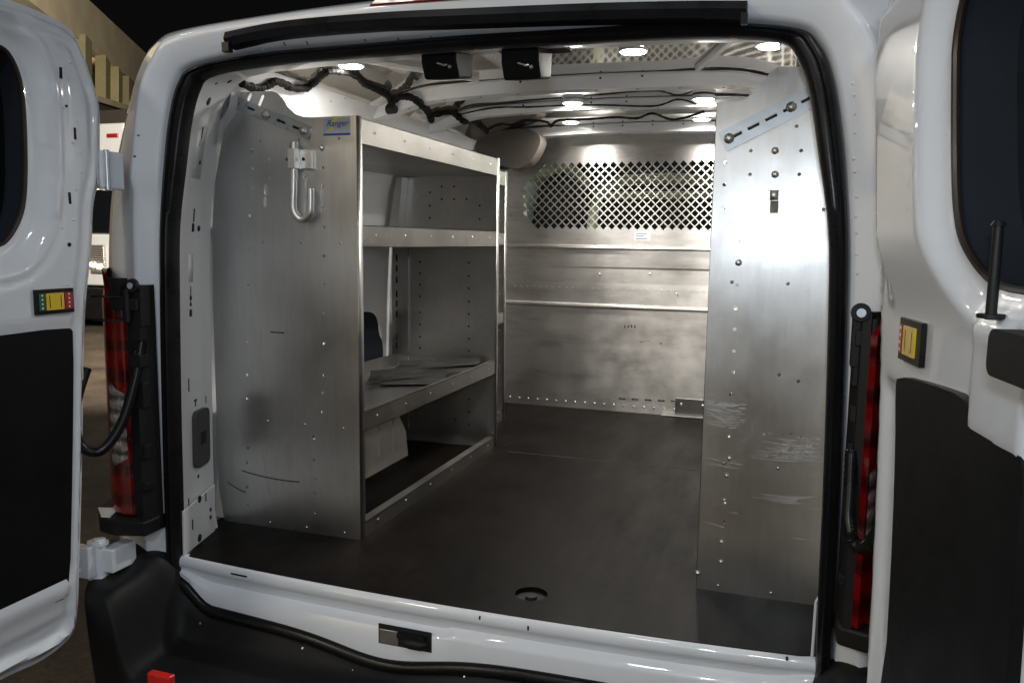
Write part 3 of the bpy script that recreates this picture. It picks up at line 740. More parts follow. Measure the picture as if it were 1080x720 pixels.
# ------------------------------------------------------------------ floor mat
outl = [(-.81, .0)] + [(-.749, .0)] + [(x, bow_y(x)+.002) for x in np.linspace(-.74, .74, 30)] + [(.749, .0), (.80, .02), (.86, .2), (.86, 2.21), (-.86, 2.21), (-.86, .2)]
me = plate2d(outl[1:], [circ(.150, .088, .038, 28)], .012, Matrix.Translation((0, 0, -.006)))
me.materials.clear(); me.materials.append(M['mat'])
fm = finish('floor_mat', me, None, bevel=.0015)
tag(fm, 'worn black rubber mat covering the whole load floor with one round hole', 'floor mat')
m2 = MB(); m2.bb((-.32, 1.290, -.0002), (.72, 1.296, .0006)); m2.bb((.4, .02, .0), (.401, .021, .0001)); join(fm, m2, ['hole'])
mb = MB(); mb.tube([(.150, .088, -.016), (.150, .088, -.011)], .037, 24); mb.tube([(.150, .088, -.013), (.150, .088, -.004)], .014, 12)
mb.build('tie_down_ring', 'hole', fm, smooth=True)

# ------------------------------------------------------------------ shelving units
rnd = random.Random(3)
def row(xs_, zs_): return [(x, z) for x in xs_ for z in zs_]
def shelving(name, label, s, xf, y0, y1, end, levels, xb, holes0=(), rows0=(), group='aluminium shelving units along the van walls', slots=None, near=True):
    """s: -1 left wall, +1 right wall. end: outline (x,z) of end panels"""
    t = thing(name, label, 'shelving', (xf, (y0+y1)/2, 0), group)
    hl = [circ(x, z, .0042, 8) for x, z in rows0]
    for which, y in (('near', y0), ('far', y1)):
        hh = list(hl)
        extra = list(holes0) if which == 'near' else []
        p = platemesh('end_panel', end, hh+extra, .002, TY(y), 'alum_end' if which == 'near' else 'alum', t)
        mb = MB(); sgn = 1 if which == 'near' else -1; ft = y if which == 'near' else y-.024
        top = max(z for x, z in end if abs(x-xf) < .01)
        mb.bb((xf-.0015, ft, .0), (xf+.0015, ft+.026, top)); mb.v = mb.v
        # rivets along the shelves
        for zl, zh in levels:
            for k in range(3):
                xx = xf-s*0+(s*(.05+k*.12)); mb.disc((xx, y-.001 if which == 'near' else y-.001, zl+.012), (0, -1, 0), .0045, .002, 8, dome=True)
        join(p, mb, ['alum'])
    for k, (zl, zh) in enumerate(levels):
        mb = MB(); zt = zl+.004 if k else zl+.003
        xbk = xb(zh)
        if zh > .1:
            mb.bb((xf, y0+.002, zl+.002), (xbk, y1-.002, zl+.0045))           # tray
            mb.bb((xbk, y0+.002, zl), (xbk-s*.002, y1-.002, zh))              # back lip
            mb.bb((xf, y0+.003, zl), (xf-s*-.0022, y1-.003, zh), 1)              # front lip
            mb.bb((xf, y0+.003, zl), (xf+s*.014, y1-.003, zl+.0018))
            mb.bb((xf, y0+.003, zh-.002), (xf+s*.012, y1-.003, zh))
            for yy in (y0+.0035, y1-.0055): mb.bb((xf+s*.014, yy, zl+.004), (xbk-s*.004, yy+.002, zh-.004))
            sh = mb.build('shelf', ['alum', 'lip'], t)
        else:
            mb.bb((xf, y0+.003, .0), (xf+s*.0022, y1-.003, zh), 1); mb.bb((xf, y0+.003, zh-.002), (xf+s*.03, y1-.003, zh))
            mb.bb((xf+s*.03, y0+.003, .001), (xbk, y0+.03, .004)); mb.bb((xf+s*.03, y1-.045, .001), (xbk, y1-.003, .004)); mb.bb((xf+s*.03, y1-.006, .001), (xbk, y1-.003, .035))
            sh = mb.build('bottom_rail', ['alum', 'lip'], t)
        m2 = MB()
        for yy in np.linspace(y0+.10, y1-.10, 6): m2.disc((xf+.0015*(-s), yy, (zl+zh)/2+.004), (-s, 0, 0), .0035, .0015, 8, dome=True)
        join(sh, m2, ['steel'])
    return t
def bracket(par, a, b, w, y, n, nb):
    a, b = Vector(a), Vector(b); d = b-a; L = d.length; ang = atan2(d.z, d.x)
    hs = [slotp(-L/2+L*(k+.8)/(n+.6), 0, .030, .008, 0) for k in range(n)]
    T = Matrix.Translation(((a.x+b.x)/2, y, (a.z+b.z)/2)) @ Matrix.Rotation(-ang, 4, 'Y') @ TY(0)
    o = platemesh('wall_bracket', rrect(-L/2, -w/2, L/2, w/2, .004, 2), hs, .004, T, 'zinc', par)
    m2 = MB()
    for k in range(n):
        p = a+d*((k+.8)/(n+.6)); m2.slab((p.x, y+.0025, p.z), (0, -1, 0), (-d.z, 0, d.x), .026, .006, .0008, 1)
    for f in nb:
        p = a+d*f; m2.disc((p.x, y-.002, p.z), (0, -1, 0), .0115, .003, 16); m2.disc((p.x, y-.005, p.z), (0, -1, 0), .0085, .005, 6)
    join(o, m2, ['steel', 'grey'])
endL = [(-.391, 0), (-.391, 1.133), (-.519, 1.132), (-.548, 1.134), (-.571, 1.142), (-.592, 1.16), (-.61, 1.185), (-.627, 1.199), (-.64, 1.204), (-.755, 1.206), (-.772, 1.195), (-.805, 1.08), (-.832, .97), (-.846, .85), (-.852, .65), (-.852, .1), (-.836, 0)]
Yn = .254
def c(px, py): q = onY(px, py, Yn); return (q.x, q.z)
holesL = []
for px, py in [(266, 160), (267, 178), (267, 198), (284, 168), (284.5, 188), (341, 177), (341, 196), (341, 219), (322, 187), (264, 228), (263, 262), (262, 300), (262, 330), (261, 360), (261, 395), (261, 420), (342, 240), (342, 270), (342, 300), (342, 330), (342, 362), (342, 395), (341, 414), (340, 434), (333, 505), (333, 520), (333, 540), (262, 472), (261, 488), (261, 513), (262, 532), (331, 460), (331, 485)]:
    x, z = c(px, py); holesL.append(circ(x, z, .0042, 8))
for px, py, l, w in [(280.5, 200, .03, .008), (280, 213, .03, .009)]:
    x, z = c(px, py); holesL.append(slotp(x, z, l, w, pi/2))
for px, py in [(262, 106), (275, 108)]:
    x, z = c(px, py); holesL.append(slotp(x, z, .042, .008, radians(62)))
x, z = c(250.5, 102); holesL.append(circ(x, z, .005, 8))
lev = [(.002, .041), (.296, .351), (.795, .854), (1.064, 1.130)]
xbL = lambda z: -.835 if z < .9 else -.795
unitL = shelving('shelving_unit', 'tall aluminium shelving unit on the left with hook and sticker on its end panel', -1, -.391, Yn, 1.36, endL, lev, xbL, holesL, rows0=[])
# holes in far end panel inner face (seen through the open shelves)
def dots(parent_obj, tree_y, pts, r=.0042, mat='hole'):
    m2 = MB()
    for px, py in pts:
        q = onY(px, py, tree_y); m2.disc((q.x, tree_y-.0011, q.z), (0, -1, 0), r, .0009, 8)
    join(parent_obj, m2, [mat])
ends = [o for o in unitL.children if o.name.startswith('end_panel')]
far = ends[1]
dd = [(443, y) for y in (276, 288, 300, 312.5, 329, 342, 355, 367)] + [(453.5, y) for y in (203, 217, 230)] + [(x, 210) for x in (466, 479, 492)] + [(494.5, y) for y in (277, 291, 304, 318, 331, 344, 357, 370)] + [(506, 217), (506, 231), (480, 442), (494.5, 402), (494.5, 421), (494.5, 434), (494.5, 447), (466, 197), (479, 197)]
dots(far, 1.36, dd)
m2 = MB()
for py in (272, 283, 295, 310, 320, 331, 355, 364):
    q = onY(418.5, py, 1.36); m2.slab((q.x, 1.359, q.z), (0, -1, 0), (0, 0, 1), .007, .026, .001)
join(far, m2, ['hole'])
mb = MB()
for z0, z1 in ((.04, .34), (.36, .79), (.86, 1.06)): mb.bb((-.8, 1.348, z0), (-.775, 1.3585, z1)) if z1 < .9 else None
mb.build('back_post', 'alum', unitL)
# slanted gusset at the top rear of the unit
mb = MB(); mb.prism([(-.80, 1.062), (-.775, 1.062), (-.795, .86), (-.835, .86)], 'y', 1.30, 1.357); mb.build('top_gusset', 'alum', unitL)
bracket(unitL, (onY(236, 103, Yn-.004).x, 0, onY(236, 103, Yn-.004).z), (onY(327, 141, Yn-.004).x, 0, onY(327, 141, Yn-.004).z), .034, Yn-.005, 5, (.50, .93))
# scratches and bolts on the end panel
near_p = ends[0]; m2 = MB()
for px, py, r in [(339.5, 156, .009), (266, 158, .005), (331, 463, .005)]:
    q = onY(px, py, Yn-.001); m2.disc((q.x, Yn-.001, q.z), (0, -1, 0), r, .006, 10, dome=True)
join(near_p, m2, ['steel'])
# sticker
q0 = onY(341, 123, Yn-.0012); q1 = onY(369.5, 142.5, Yn-.0012)
mb = MB(); yy = Yn-.0012
mb.bb((q0.x, yy-.0004, q1.z+.003), (q1.x, yy, q0.z-.004)); mb.bb((q0.x, yy-.0005, q1.z), (q1.x, yy, q1.z+.0055), 1)
w_ = q1.x-q0.x; h_ = q0.z-q1.z
mb.prism([(q0.x+w_*a, q1.z+h_*b) for a, b in [(.32, .70), (.42, .88), (.62, .94), (.70, .90), (.52, .84), (.46, .66)]], 'y', yy-.0009, yy-.0004, 2)
mb.prism([(q0.x+w_*a, q1.z+h_*b) for a, b in [(.10, .26), (.22, .33), (.30, .50), (.40, .50), (.36, .30), (.26, .24)]], 'y', yy-.0009, yy-.0004, 2)
st_ = mb.build('sticker', ['sticker_w', 'sticker_b', 'sticker_y'], None)
tc = bpy.data.curves.new('logo', 'FONT'); tc.body = 'Ranger'; tc.size = .022; tc.shear = .3; tc.extrude = .0002; tc.resolution_u = 2
to = bpy.data.objects.new('tmpt', tc); COL.objects.link(to); bpy.context.view_layer.update()
tme = bpy.data.meshes.new_from_object(to.evaluated_get(bpy.context.evaluated_depsgraph_get())); bpy.data.objects.remove(to)
tme.transform(Matrix.Translation((q0.x+w_*.12, yy-.0013, q1.z+h_*.48)) @ Matrix.Rotation(pi/2, 4, 'X')); tme.materials.clear(); tme.materials.append(M['sticker_b'])
lg = finish('sticker_lettering', tme, None)
st_.parent = unitL; st_.matrix_parent_inverse = unitL.matrix_world.inverted()
lg.parent = st_; lg.matrix_parent_inverse = st_.matrix_world.inverted()

# second left unit further in
endL2 = [(-.522, 0), (-.522, 1.123), (-.70, 1.123), (-.80, 1.02), (-.845, .85), (-.852, .6), (-.852, 0)]
rows2 = [(-.548, z) for z in np.arange(.08, 1.08, .083)] + [(-.68, z) for z in np.arange(.08, 1.08, .083)]
unitL2 = shelving('shelving_unit', 'narrower aluminium shelving unit behind the big left one, next to the partition', -1, -.522, 1.385, 1.835, endL2, [(.002, .041), (.45, .50), (.80, .853), (1.06, 1.12)], lambda z: -.83 if z < .9 else -.74, [], rows2)
# right unit
endR = [(.512, 0), (.512, 1.129), (.556, 1.129), (.575, 1.136), (.60, 1.16), (.622, 1.188), (.637, 1.198), (.69, 1.197), (.712, 1.188), (.738, 1.16), (.757, 1.10), (.772, 1.02), (.80, .9), (.83, .7), (.84, .4), (.84, 0)]
holesR = []
def cR(px, py): q = onY(px, py, .254); return (q.x, q.z)
for px, py in [(792, 159), (817.5, 159), (845, 159), (765, 171), (791, 184), (817.5, 184), (843, 184), (764, 195), (763, 220), (871.5, 171), (870, 196), (868.5, 221), (780, 254), (779, 277), (777.5, 301), (776, 325), (775, 347), (774, 370), (773, 392), (771, 416), (822, 395), (842, 402), (834, 457), (806, 457), (812, 457), (820, 458), (825, 459), (845, 461), (842, 528), (841, 585), (769, 460), (765, 530), (764, 550), (762, 572), (761, 593)]:
    x, z = cR(px, py); holesR.append(circ(x, z, .0042 if py < 440 else .003, 8))
x, z = cR(816.5, 219); holesR.append([(x-.009, z-.012), (x+.009, z-.012), (x+.009, z+.015), (x-.009, z+.015)])
unitR = shelving('shelving_unit', 'aluminium shelving unit on the right, its scratched end panel facing the open doors', 1, .512, .254, 2.12, endR, [(.002, .041), (.30, .35), (.72, .77), (1.06, 1.12)], lambda z: .83 if z < .9 else .77, holesR, [])
endsR = [o for o in unitR.children if o.name.startswith('end_panel')]; pR = endsR[0]
for k in (0, 1): ends[k].data.materials
bracket(unitR, (onY(762, 150, .25).x, 0, onY(762, 150, .25).z), (onY(867, 97, .25).x, 0, onY(867, 97, .25).z), .046, .249, 5, (.07, .70))
m2 = MB()
for px, py, r in [(817.5, 159, .0085), (817.5, 184, .0085), (779, 277, .008), (769.5, 483, .006), (766.5, 501, .006), (764, 527, .0045), (761, 571, .0055), (760.5, 592, .0055), (736, 604, .007), (772, 415, .004)]:
    q = onY(px, py, .253); m2.disc((q.x, .253, q.z), (0, -1, 0), r, .005, 12, dome=True)
q = onY(816.5, 206, .253); m2.slab((q.x, .253, q.z), (0, -1, 0), (0, 0, 1), .018, .022, .0015)
join(pR, m2, ['steel'])
# scratches: thin bright scored lines in bands
m2 = MB(); rr_ = random.Random(11)
def scratch(x0, y0, x1, y1, bend, w=.0011):
    pts = []
    for k in range(9):
        t = k/8; px = x0+(x1-x0)*t; py = y0+(y1-y0)*t+bend*4*t*(1-t); q = onY(px, py, .2527); pts.append(q)
    for a, b in zip(pts, pts[1:]):
        m2.add([(a.x, .2527, a.z-w/2), (b.x, .2527, b.z-w/2), (b.x, .2527, b.z+w/2), (a.x, .2527, a.z+w/2)], [(0, 1, 2, 3)])
for k in range(44):
    y = 421+k*.55+rr_.uniform(-1.2, 1.2); L0 = rr_.uniform(0, 16); scratch(743+L0, y+L0*.1, 785+rr_.uniform(-16, 2), y+5+rr_.uniform(-2, 2), 1.2, rr_.uniform(.0002, .0008))
for k in range(6): y = 480+k*1.6; scratch(744+rr_.uniform(-2, 10), y, 783+rr_.uniform(-12, 2), y+6, 1, rr_.uniform(.0004, .001))
for k in range(46):
    y = 461+k*.52+rr_.uniform(-1.2, 1.2); L0 = rr_.uniform(0, 50); scratch(798+L0, y-1, 866-rr_.uniform(0, 14), y+rr_.uniform(-1, 2.5), 1.6, rr_.uniform(.0002, .0008))
for k in range(9): y = 520+k*.9; L0 = rr_.uniform(0, 40); scratch(784+L0, y+L0*.03, 862-rr_.uniform(0, 20), y+3.5, 1.6, rr_.uniform(.0002, .0009))
scratch(748, 551, 764, 556, 0, .0012); scratch(836, 567, 852, 569, 0, .0012); scratch(770, 540, 778, 541, 0, .001)
for k in range(60):
    x = rr_.uniform(765, 872); y = rr_.uniform(80, 600); scratch(x, y, x+rr_.uniform(-7, 7), y+rr_.uniform(-6, 6), 0, rr_.uniform(.0003, .0007))
join(pR, m2, ['scratch'])
# scuffs on the left end panel
m2 = MB()
def scratchL(x0, y0, x1, y1, bend, w=.001, mi=0):
    pts = []
    for k in range(9):
        t = k/8; pts.append(onY(x0+(x1-x0)*t, y0+(y1-y0)*t+bend*4*t*(1-t), Yn-.0013))
    for a, b in zip(pts, pts[1:]): m2.add([(a.x, Yn-.0013, a.z-w/2), (b.x, Yn-.0013, b.z-w/2), (b.x, Yn-.0013, b.z+w/2), (a.x, Yn-.0013, a.z+w/2)], [(0, 1, 2, 3)], mi)
for a in [(265, 142, 288, 148, -2), (268, 148, 290, 146, 2), (274, 140, 285, 152, 1), (299, 458, 300, 474, 0), (328, 182, 340, 179, -2)]: scratchL(*a, .0012, 0)
for a in [(255, 496, 316, 508, 2), (240, 508, 259, 519, 1), (285, 350, 300, 351, 0), (276, 470, 284, 520, 0)]: scratchL(*a, .0035, 1)
for k in range(40):
    x = rr_.uniform(240, 366); y = rr_.uniform(140, 555); scratchL(x, y, x+rr_.uniform(-7, 7), y+rr_.uniform(-5, 5), 0, rr_.uniform(.0003, .0007))
join(near_p, m2, ['scratch', 'grey'])

# ------------------------------------------------------------------ the J-shaped pipe hook on the left panel
hk = thing('utility_hook', 'bright steel J-shaped hook clamped to the left end panel', 'hook', (-.52, Yn-.01, .95))
def hy(px, py, y): q = onY(px, py, y); return (q.x, y, q.z)
yh = Yn-.022
k = [hy(310, 150, yh), hy(310, 170, yh), hy(309.5, 200, yh), hy(309, 216, yh), hy(311, 225, yh), hy(316.5, 231, yh), hy(322, 230.5, yh), hy(326.5, 225, yh), hy(327.5, 215, yh), hy(327.5, 199, yh)]
mb = MB(); mb.tube(spline(k, 6), .0100, 14); mb.build('hook_rod', 'steel', hk, smooth=True)
mb = MB(); a = hy(306, 157, yh); b_ = hy(314, 178, yh)
mb.bb((a[0], yh-.014, b_[2]), (b_[0], Yn-.001, a[2])); c0 = hy(326, 157, yh); mb.bb((b_[0]-.001, Yn-.012, b_[2]), (c0[0], Yn-.001, a[2]-.003))
c1 = hy(298, 160, yh); mb.bb((c1[0], Yn-.005, b_[2]+.004), (a[0]+.001, Yn-.001, a[2]-.004))
cl_ = mb.build('hook_clamp', 'steel', hk, bevel=.0025); m2 = MB()
for px in (301.5, 320): q = hy(px, 168, Yn-.012); m2.disc((q[0], Yn-.0125 if px > 310 else Yn-.0055, q[2]), (0, -1, 0), .005, .001, 10)
join(cl_, m2, ['hole'])

# loose sheet-metal dividers lying on the lower shelf
dl = [('long flat aluminium divider lying along the back of the lower shelf', [(-.76, 1.00), (-.46, 1.30), (-.43, 1.20), (-.72, .90)], .322, .010),
      ('aluminium divider lying under the others, its corner toward the shelf front', [(-.70, .98), (-.50, 1.10), (-.47, .98), (-.66, .88)], .307, -.004),
      ('aluminium divider resting on top of the pile, tilted up at the far end', [(-.72, 1.16), (-.45, 1.33), (-.44, 1.27), (-.70, 1.08)], .335, .006)]
for lb, poly, z, dz in dl:
    mb = MB(); mb.prism(poly, 'z', z-.0012, z+.0012)
    v = mb.v; mb.v = [(x, y, zz+dz*(y-1.1)/.2) for x, y, zz in v]
    a, b = Vector((*poly[0], z)), Vector((*poly[1], z)); 
    mb.add([Vector((p[0], p[1], z+dz*(p[1]-1.1)/.2+e)) for p in poly[:2] for e in (0, .018)], [(0, 1, 3, 2)])
    tag(mb.build('shelf_divider', 'dull', None), lb, 'divider', 'loose dividers on the lower shelf')

# ------------------------------------------------------------------ partition with the diamond window
pt = thing('bulkhead_partition', 'aluminium partition between load bay and cab with a diamond-cut mesh window', 'partition', (0, 2.21, 0))
Yp = 2.21
out = [(-.86, 0), (.86, 0), (.86, .86), (.80, 1.1), (.70, 1.24), (.52, 1.318), (.25, 1.334), (0, 1.338), (-.25, 1.336), (-.50, 1.322), (-.58, 1.30), (-.67, 1.16), (-.84, .95)]
up_out = [(x, z) for x, z in [(-.86, .80), (.86, .80), (.86, .86), (.80, 1.1), (.70, 1.24), (.52, 1.318), (.25, 1.334), (0, 1.338), (-.25, 1.336), (-.50, 1.322), (-.58, 1.30), (-.69, 1.16), (-.84, .95)]]
hol = []; px_ = .0408; z0 = .893; h = .0168
zt_ = 1.200; nrow = 15
for j in range(nrow):
    z = z0+j*px_/2
    for i in range(-14, 15):
        x = i*px_+(px_/2 if j % 2 else 0)+.003
        lim = -.555 if z < 1.08 else -.555+(z-1.08)*.95
        lim2 = -.555+(.93-z)*.9 if z < .93 else lim
        if x < max(lim, lim2) or x > -max(lim, lim2): continue
        hol.append([(x-h, z), (x, z-h), (x+h, z), (x, z+h)])
platemesh('perforated_panel', up_out, hol, .003, TY(Yp), 'alum_bulk', pt)
mb = MB()
prof = [(0, .803), (-.016, .797), (-.018, .789), (-.003, .782), (-.001, .72), (0, .70), (.003, .690), (.003, .622), (.002, .600), (0, .522), (-.014, .515), (-.015, .509), (-.001, .500), (0, .0)]
vs = []; 
for x in (-.86, .86): vs += [Vector((x, Yp+dy-.001, z)) for dy, z in prof]
n = len(prof); mb.add(vs, [(k, k+1, n+k+1, n+k) for k in range(n-1)])
lp = mb.build('lower_panel', 'alum_bulk', pt, recalc=False); m2 = MB(); m3 = MB()
for k in range(26): x = -.62+k*.0487; m2.disc((x, Yp-.001, .03), (0, -1, 0), .006, .002, 8, dome=True)
for k in range(30): x = -.60+k*.033; m2.disc((x, Yp-.004, .596), (0, -1, 0), .0025, .0008, 6)
for px, py in [(632, 289), (685, 289), (655, 268), (714, 310)]: q = onY(px, py, Yp-.01); m2.disc((q.x, Yp-.013 if py > 300 else Yp-.002, q.z), (0, -1, 0), .005, .002, 8, dome=True)
join(lp, m2, ['steel'])
for k in range(5): 
    q = onY(656+k*13.8, 420+k*.7, Yp-.002); m3.slab((q.x, Yp-.002, q.z), (0, -1, 0), (0, 0, 1), .032, .006, .0012)
def smg(px, py, w, hh, a=0): q = onY(px, py, Yp-.002); m3.slab((q.x, Yp-.0019, q.z), (0, -1, 0), (sin(a), 0, cos(a)), w, hh, .0006)
for k in range(4): smg(659+k*3.5, 344+rr_.uniform(-1, 1), .006, .014)
smg(680, 360, .045, .002, -.15); smg(697, 362, .006, .008); smg(561, 336, .05, .002)
smg(549, 296, .006, .006); smg(555, 296, .006, .006)
join(lp, m3, ['grey'])
# foot bracket
mb = MB(); a = onY(712, 421, Yp-.01); b = onY(745, 421, Yp-.01); mb.bb((a.x, Yp-.006, .012), (a.x+.20, Yp-.004, a.z+.006)); mb.bb((a.x-.06, Yp-.03, .002), (a.x+.20, Yp-.009, .006))
fb = mb.build('floor_bracket', 'alum', pt, bevel=.001); m2 = MB(); m2.disc((a.x+.03, Yp-.012, .06), (0, -1, 0), .007, .003, 10, dome=True); m2.disc((a.x+.13, Yp-.012, .06), (0, -1, 0), .007, .003, 10, dome=True); join(fb, m2, ['steel'])
q = onY(677, 249, Yp-.002); mb = MB(); mb.bb((q.x-.035, Yp-.0035, q.z-.022), (q.x+.04, Yp-.0015, q.z+.02)); 
for k, ww in enumerate((.05, .04, .055)): mb.bb((q.x-.028, Yp-.004, q.z+.010-k*.012), (q.x-.028+ww, Yp-.0036, q.z+.0135-k*.012), 1)
mb.build('maker_label', ['label_w', 'label_t'], pt)
# rear trim block of the cab, top left (taupe plastic cover) -- part of van
k = [(-.80, 2.06, 1.27), (-.72, 2.04, 1.265), (-.62, 2.03, 1.275), (-.53, 2.04, 1.285), (-.47, 2.06, 1.29)]
mb = MB()
me_pts = [onY(px, py, 1.93) for px, py in [(497, 146), (520, 139), (545, 135), (562, 137), (571, 145), (567, 158), (558, 172), (547, 178), (531, 176), (515, 170), (503, 162)]]
poly = chaikin([(p.x, p.z) for p in me_pts], 2)
me = plate2d(poly, [], .10, TY(1.985)); me.materials.clear(); me.materials.append(M['taupe'])
finish('pillar_cover', me, van, bevel=.03, seg=5)
poly2 = [(x-.10, z+.006) for x, z in poly]
me = plate2d(poly2, [], .07, TY(2.03)); me.materials.clear(); me.materials.append(M['plastic'])
finish('pillar_cover_base', me, van, bevel=.015, seg=3)

# ------------------------------------------------------------------ cab behind the mesh
mb = MB()
for s in (-1, 1):
    pass
def seat(x):
    mb = MB(); mb.bb((x-.22, 2.75, -.05), (x+.22, 2.90, .88)); mb.bb((x-.13, 2.78, .93), (x+.13, 2.88, 1.12)); mb.bb((x-.04, 2.81, .88), (x+.04, 2.85, .93)); mb.bb((x-.24, 2.85, -.2), (x+.24, 3.3, .1))
    mb.build('cab_seat', 'seat', van, bevel=.03, seg=3)
seat(-.48); seat(.45)
mb = MB(); mb.tube(spline([(-.33, 2.62, .70), (-.30, 2.62, .98), (-.24, 2.62, 1.10), (-.1, 2.62, 1.14), (.12, 2.62, 1.145), (.30, 2.62, 1.12), (.36, 2.62, 1.05), (.38, 2.62, .70)], 6), .028, 8)
mb.tube([(-.3, 2.63, 1.06), (.3, 2.63, 1.06)], .022, 8); mb.tube([(-.62, 2.5, 1.15), (-.46, 2.6, 1.22), (-.36, 2.7, 1.13)], .03, 8); mb.tube([(.30, 2.63, 1.16), (.62, 2.6, 1.19)], .03, 8); mb.tube([(-.66, 2.4, 1.2), (-.62, 2.4, .9)], .025, 8)
mb.build('cab_frame', 'cabbeige', van, smooth=True)
mb = MB(); mb.bb((-.86, 3.28, -.1), (.86, 3.31, 1.4)); mb.build('cab_front', 'seat', van)

# ------------------------------------------------------------------ wiring harness
wh = thing('wiring_harness', 'black taped wiring harness running along the upper left wall and roof', 'cable', (-.7, .3, 1.2))
def wk(l, r, nm='cable_run', seg=10):
    mb = MB(); pts = spline(l, seg); mb.tube(pts, [r*(1+.10*sin(i*1.7)+.08*sin(i*.63+2)) for i in range(len(pts))], 9)
    for i in range(seg, len(pts)-2, int(seg*2.3)):
        if r > .006: mb.tube([pts[i], pts[i+1]], r*1.22, 9)
    return mb.build(nm, 'tape', wh, smooth=True)
trees = [bvh(o) for o in bpy.data.objects if o.type == 'MESH' and o.name.split('.')[0] in ('side_rail', 'roof_skin', 'lining', 'pillar_and_header', 'bulkhead_partition', 'roof_bow')]
def surf(px, py, off_):
    best = None
    for t_ in trees:
        p, n = hit(t_, px, py)
        if p and (best is None or (p-O).length < (best[0]-O).length): best = (p, n)
    return best[0]-ray(px, py).normalized()*off_*1.6
def run(pts, r, off_=None): return wk([surf(px, py, off_ or r) for px, py in pts], r)
run([(255, 88), (265, 92), (275, 93), (283, 90), (290, 86), (298, 88), (306, 92), (315, 93.5), (324, 92.5), (333, 86), (341, 78), (348, 75), (358, 75)], .0105)
run([(358, 75), (374, 79), (385, 89), (398, 95), (408, 100), (412, 107), (414, 113)], .010)
run([(412, 112), (417, 104), (430, 102), (442, 108), (450, 116), (455, 127)], .0125)
run([(452, 122), (462, 120), (474, 118), (482, 122), (489, 128), (500, 128), (507, 133), (513, 139)], .012)
run([(512, 138), (528, 131), (540, 132), (556, 127), (576, 129), (581, 134), (590, 127), (620, 126), (650, 124), (672, 125), (688, 120), (706, 126), (720, 125), (742, 118)], .0042)
run([(480, 122), (520, 114), (560, 113), (600, 111), (640, 111), (690, 112), (715, 105), (735, 110)], .003)
mb = MB()
q = surf(415.5, 115, .015); mb.tube([q+Vector((-.02, 0, 0)), q+Vector((.01, -.01, -.004))], [.018, .014], 12); mb.tube([surf(368, 79, .008), surf(388, 87, .008), surf(409, 94, .008)], .003, 6)
mb.build('cable_clip', 'plastic', wh, smooth=True)

# ------------------------------------------------------------------ roof puck lamps (lit)
lamps = [(-.43, .36, 1.244, 370, 71, 'lit roof lamp at the upper left near the harness'), (.30, .34, 1.243, 668, 56, 'lit roof lamp nearest the door opening, right of the latch strikers'),
         (-.06, 1.15, 1.30, 604, 110, 'left lit lamp of the middle pair on the roof'), (.38, 1.15, 1.30, 742, 106, 'right lit lamp of the middle pair on the roof'),
         (-.18, 1.62, 1.30, 602, 130, 'left lit lamp of the rear pair by the partition'), (.33, 1.62, 1.30, 740, 127, 'right lit lamp of the rear pair by the partition'), (.60, .30, 1.243, 814, 50, 'glowing round disc at the upper right corner of the opening')]  # last entry is a glowing disc built like the others
for i, (x, y, z, px, py, lb) in enumerate(lamps):
    q = surf(px, py, .002); x, y, z = q.x, q.y, q.z+.006
    q = onZ(px, py, z-.012); x, y = q.x, q.y
    t = thing('dome_light', lb, 'lamp', (x, y, z), 'round roof lamps')
    mb = MB(); mb.tube([(x, y, z+.004), (x, y, z-.0095)], .040, 28); mb.build('housing', 'label_w', t, smooth=True)
    mb = MB(); mb.tube([(x, y, z-.008), (x, y, z-.012)], [.036, .033], 28); mb.build('lens', 'puck', t, smooth=True)
    ld = bpy.data.lights.new('puck_light', 'AREA'); ld.shape = 'DISK'; ld.size = .06; ld.energy = [2.6, 6.5, 6, 6, 3.6, 3.6, 1.2][i]; ld.color = (1, .96, .89); ld.spread = radians(170)
    lo_ = bpy.data.objects.new('puck_light', ld); COL.objects.link(lo_); lo_.location = (x, y, z-.016); lo_['kind'] = 'helper'

# ------------------------------------------------------------------ surroundings
mb = MB(); mb.add([(-60, -40, -.68), (60, -40, -.68), (60, 80, -.68), (-60, 80, -.68)], [(0, 1, 2, 3)])
g = mb.build('ground', 'ground', None); g['kind'] = 'structure'
# building wall receding on the left
A = Vector((-11.0, 9.0, 0)); uB = Vector((-.5, .866, 0)); nB = Vector((.866, .5, 0))
def bw(px, py): return onP(px, py, A, nB)
bl = thing('warehouse_building', 'cream warehouse block with a plain fascia above lit windows, behind the van', 'building', (A.x, A.y, -.68))
def wallpoly(pts, name, mat, d0, d1, par=bl):
    n = len(pts); vs = [p+nB*d0 for p in pts]+[p+nB*d1 for p in pts]; mb = MB()
    mb.add(vs, [tuple(range(n)), tuple(range(2*n-1, n-1, -1))]+[(k, (k+1) % n, n+(k+1) % n, n+k) for k in range(n)]); return mb.build(name, mat, par)
t0, t1 = bw(40, -50), bw(175, 76)
b0, b1 = bw(40, 8), bw(175, 112)
ext = lambda a, b, f: a+(b-a)*f
wallpoly([ext(t1, t0, 2.0), ext(t0, t1, 1.3), ext(b0, b1, 1.3), ext(b1, b0, 2.0)], 'fascia', 'cream', -.5, 0)
s0, s1 = bw(88, 108), bw(160, 126)
wallpoly([ext(s1, s0, 3), ext(s0, s1, 1.6), Vector((ext(s0, s1, 1.6).x, ext(s0, s1, 1.6).y, -.68)), Vector((ext(s1, s0, 3).x, ext(s1, s0, 3).y, -.68))], 'lower_wall', 'darkwall', 0, .2)
wallpoly([ext(s1, s0, 3), ext(s0, s1, 1.6), ext(b0, b1, 1.6), ext(b1, b0, 3)], 'back_wall', 'darkwall', -.6, -.4)
wallpoly([bw(84, 100), bw(112, 108), bw(160, 124), bw(160, 128), bw(84, 106)], 'sill_ledge', 'cream', .1, .3)
